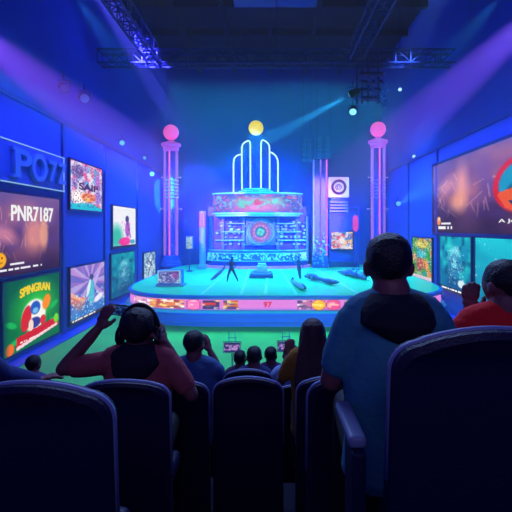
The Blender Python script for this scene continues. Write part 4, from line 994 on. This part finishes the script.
# performers on the stage
def performer(px, py, hgt, pose, label, cm, s=1):
    Y = -ZS*F/(py-VY); X = Xat(px, Y); k = hgt/1.75
    root = empty('person', (X, Y, ZS), label, 'person')
    V = lambda x, y, z: Vector((X+x*k, Y+y*k, ZS+z*k))
    bm = B(); L = pose
    limb(bm, [V(*L['hip'][0]), V(*L['kn'][0]), V(*L['an'][0])], [.1*k, .075*k, .05*k]); limb(bm, [V(*L['hip'][1]), V(*L['kn'][1]), V(*L['an'][1])], [.1*k, .075*k, .05*k])
    for a in L['an']: limb(bm, [V(a[0], a[1]+.03, .045), V(a[0], a[1]-.16, .04)], [.045*k, .035*k])
    p, ch, hd = V(*L['pel']), V(*L['ch']), V(*L['head'])
    limb(bm, [p, p.lerp(ch, .5), ch], [.14*k, .13*k, .15*k]); limb(bm, [ch, hd], [.07*k, .06*k]); ball(bm, hd, .105*k, 16, (.85, .95, 1.15))
    for e, w in zip(L['el'], L['wr']):
        sx = ch+Vector(((.17 if e[0] > L['ch'][0] else -.17)*k, 0, .06*k)); limb(bm, [sx, V(*e), V(*w)], [.06*k, .045*k, .032*k]); ball(bm, V(*w), .045*k, 8)
    unify('body', bm, cm, root, .022, 1)
    bm = B(); ball(bm, hd+Vector((0, .015*k, .03*k)), .115*k, 14, (.9, 1, 1.05)); unify('hair', bm, mat('performer_hair', rgb(60, 60, 150), .5), root, .02, 1)
    bm = B(); limb(bm, [p, p.lerp(ch, .55), ch+Vector((0, 0, .05*k))], [.16*k, .15*k, .175*k]); unify('jacket', bm, mat('performer_jacket', rgb(60, 70, 170), .5), root, .022, 1)
    return root, V
r_, V = performer(231.5, 281.5, 1.32, dict(hip=[(-.08, 0, .9), (.08, 0, .9)], kn=[(-.22, -.05, .5), (.26, 0, .5)], an=[(-.3, 0, .09), (.45, .05, .09)], pel=(0, 0, .95), ch=(-.02, -.02, 1.35), head=(.04, -.04, 1.66), el=[(-.4, -.1, 1.2), (.35, -.1, 1.15)], wr=[(-.6, -.1, .95), (.2, -.25, 1.0)]),
                  'striding performer in violet trailing a pale sash on the court', mat('performer_violet', rgb(80, 60, 150), .5))
bm = B(); tube(bm, [V(-.5, .02, 1.0), V(-.85, .02, .65), V(-1.2, .0, .32), V(-1.5, -.02, .1)], [.05, .09, .1, .03], 8); fin('sash', bm, mat('sash_pale', rgb(150, 130, 220), .5), r_, True)
performer(299, 278.5, 1.2, dict(hip=[(-.08, 0, .9), (.08, 0, .9)], kn=[(-.02, -.05, .5), (.1, 0, .5)], an=[(.06, 0, .09), (.14, .05, .09)], pel=(0, 0, .95), ch=(-.04, 0, 1.38), head=(-.02, -.02, 1.7), el=[(-.42, -.05, 1.42), (.34, -.05, 1.2)], wr=[(-.62, -.1, 1.6), (.3, -.2, .95)]),
          'slim performer standing on the court with one arm out, beyond the long prop', mat('performer_blue', rgb(70, 90, 180), .5))

# ------------------------------------------------------------------ lights
def spot(name, loc, aim, watt, col, ang, blend=.6, r=.1):
    l = bpy.data.lights.new(name, 'SPOT'); l.energy = watt; l.color = col; l.spot_size = math.radians(ang); l.spot_blend = blend; l.shadow_soft_size = r
    o = bpy.data.objects.new(name, l); COL.objects.link(o); o.location = loc
    o.rotation_euler = (Vector(aim)-Vector(loc)).to_track_quat('-Z', 'Y').to_euler(); return o
def area(name, loc, aim, watt, col, sx, sy, spread=180):
    l = bpy.data.lights.new(name, 'AREA'); l.shape = 'RECTANGLE'; l.spread = math.radians(spread); l.size = sx; l.size_y = sy; l.energy = watt; l.color = col
    o = bpy.data.objects.new(name, l); COL.objects.link(o); o.location = loc
    o.rotation_euler = (Vector(aim)-Vector(loc)).to_track_quat('-Z', 'Y').to_euler(); return o
K = 1.0
# stage wash
area('stage_wash', (.7, 24.5, 8.2), (.7, 25.0, ZS), 2300*K, (.02, .54, 1.0), 13, 4, 100)
# added unseen floor fills: under the stage lip and at the terrace front
area('floor_fill', (.7, 17.4, ZF+1.1), (.7, 13.0, ZF), 110*K, (.06, .85, .55), 14, .3)
area('floor_fill', (.2, 6.45, ZF+1.7), (.2, 12.5, ZF), 560*K, (.14, .75, .65), 9, .25, 120)
area('skirt_accent', (.7, 17.1, ZF+.7), (.7, 18.4, ZF+.6), 26*K, (.06, .16, 1.0), 13, .2, 130)  # added unseen lamp that brightens the skirt
# added unseen spots that brighten the stage and its set from the front
for x in (-5.5, 6.5): spot('front_fill', (x, 12, 6.5), (x*.2, 30, -.2), 4500*K, (.03, .38, 1.0), 30, .9)
# back wall glow behind the set
spot('back_glow', (-1, 27, 6.5), (-.5, YB, .6), 9000*K, (.0, .28, 1.0), 88, 1)
for x in (-6, 7): spot('back_glow', (x, 28, 4.5), (x, YB, -1), 2600*K, (.0, .16, 1.0), 80, 1)
spot('back_glow', (-1, 32.6, -1.0), (-1, YB, 3.5), 4000*K, (.0, .5, 1.0), 110, 1, .5)
# side walls
area('wall_wash', (-6.4, 19, 4.9), (XL, 19, -.5), 680*K, (.08, .18, 1.0), 24, .4, 120)
area('wall_wash', (7.0, 19, 4.9), (XR, 19, -.5), 680*K, (.09, .17, 1.0), 24, .4, 120)
# beams
spot('beam', SPOT[0]+SPOT[1]*.2, (Xat(262, 24), 24, Zat(142, 24)), 120000*K, (.02, .5, 1.0), 9, .3, .05)
spot('beam', BW[0]+BW[1]*.2, (8.2, 13, 3.1), 22000*K, (.03, .24, 1.0), 17, .5, .05)
spot('beam', (-7.8, 9, 4.4), (-6.3, 33, 2.4), 70000*K, (.04, .2, 1.0), 15, .7, .1)
spot('beam', (-7.6, 14, 10.8), (-1.5, 32, .8), 240000*K, (.10, .09, 1.0), 14, .6, .1)
spot('beam', (-8.2, 8.5, 5.6), (-3.5, 33, .5), 170000*K, (.32, .08, 1.0), 15, .6, .1)
spot('beam', (8.8, 10.5, 7.2), (2.5, 32, .5), 170000*K, (.25, .10, 1.0), 16, .6, .1)
spot('beam', (7.5, 13, 12), (4.0, 32, -1), 30000*K, (.15, .40, 1.0), 12, .8, .1)
# added unseen fills on the seats: blue from above ahead, weak violet from behind
area('seat_fill', (0, 6.5, 4.2), (0, 2.5, -1), 330*K, (.32, .48, 1.0), 6, 1)
area('rear_fill', (0, -2.5, 2.5), (0, 2.5, -.6), 34*K, (.5, .48, 1.0), 4, 1.5)

w = bpy.data.worlds.new('World'); SC.world = w; w.use_nodes = True
w.node_tree.nodes['Background'].inputs['Color'].default_value = (.004, .005, .12, 1); w.node_tree.nodes['Background'].inputs['Strength'].default_value = 1.0

# ------------------------------------------------------------------ camera
cam = bpy.data.cameras.new('camera'); co = bpy.data.objects.new('camera', cam); COL.objects.link(co); SC.camera = co
cam.sensor_fit = 'HORIZONTAL'; cam.sensor_width = 36; cam.lens = 36*F/512
co.rotation_euler = (PI/2, 0, 0); cam.shift_x = -(VX-256)/512; cam.shift_y = -(256-VY)/512; cam.clip_end = 200; cam.clip_start = .05
SC.view_settings.view_transform = 'Standard'; SC.view_settings.look = 'None'; SC.view_settings.gamma = 1; SC.view_settings.exposure = 0
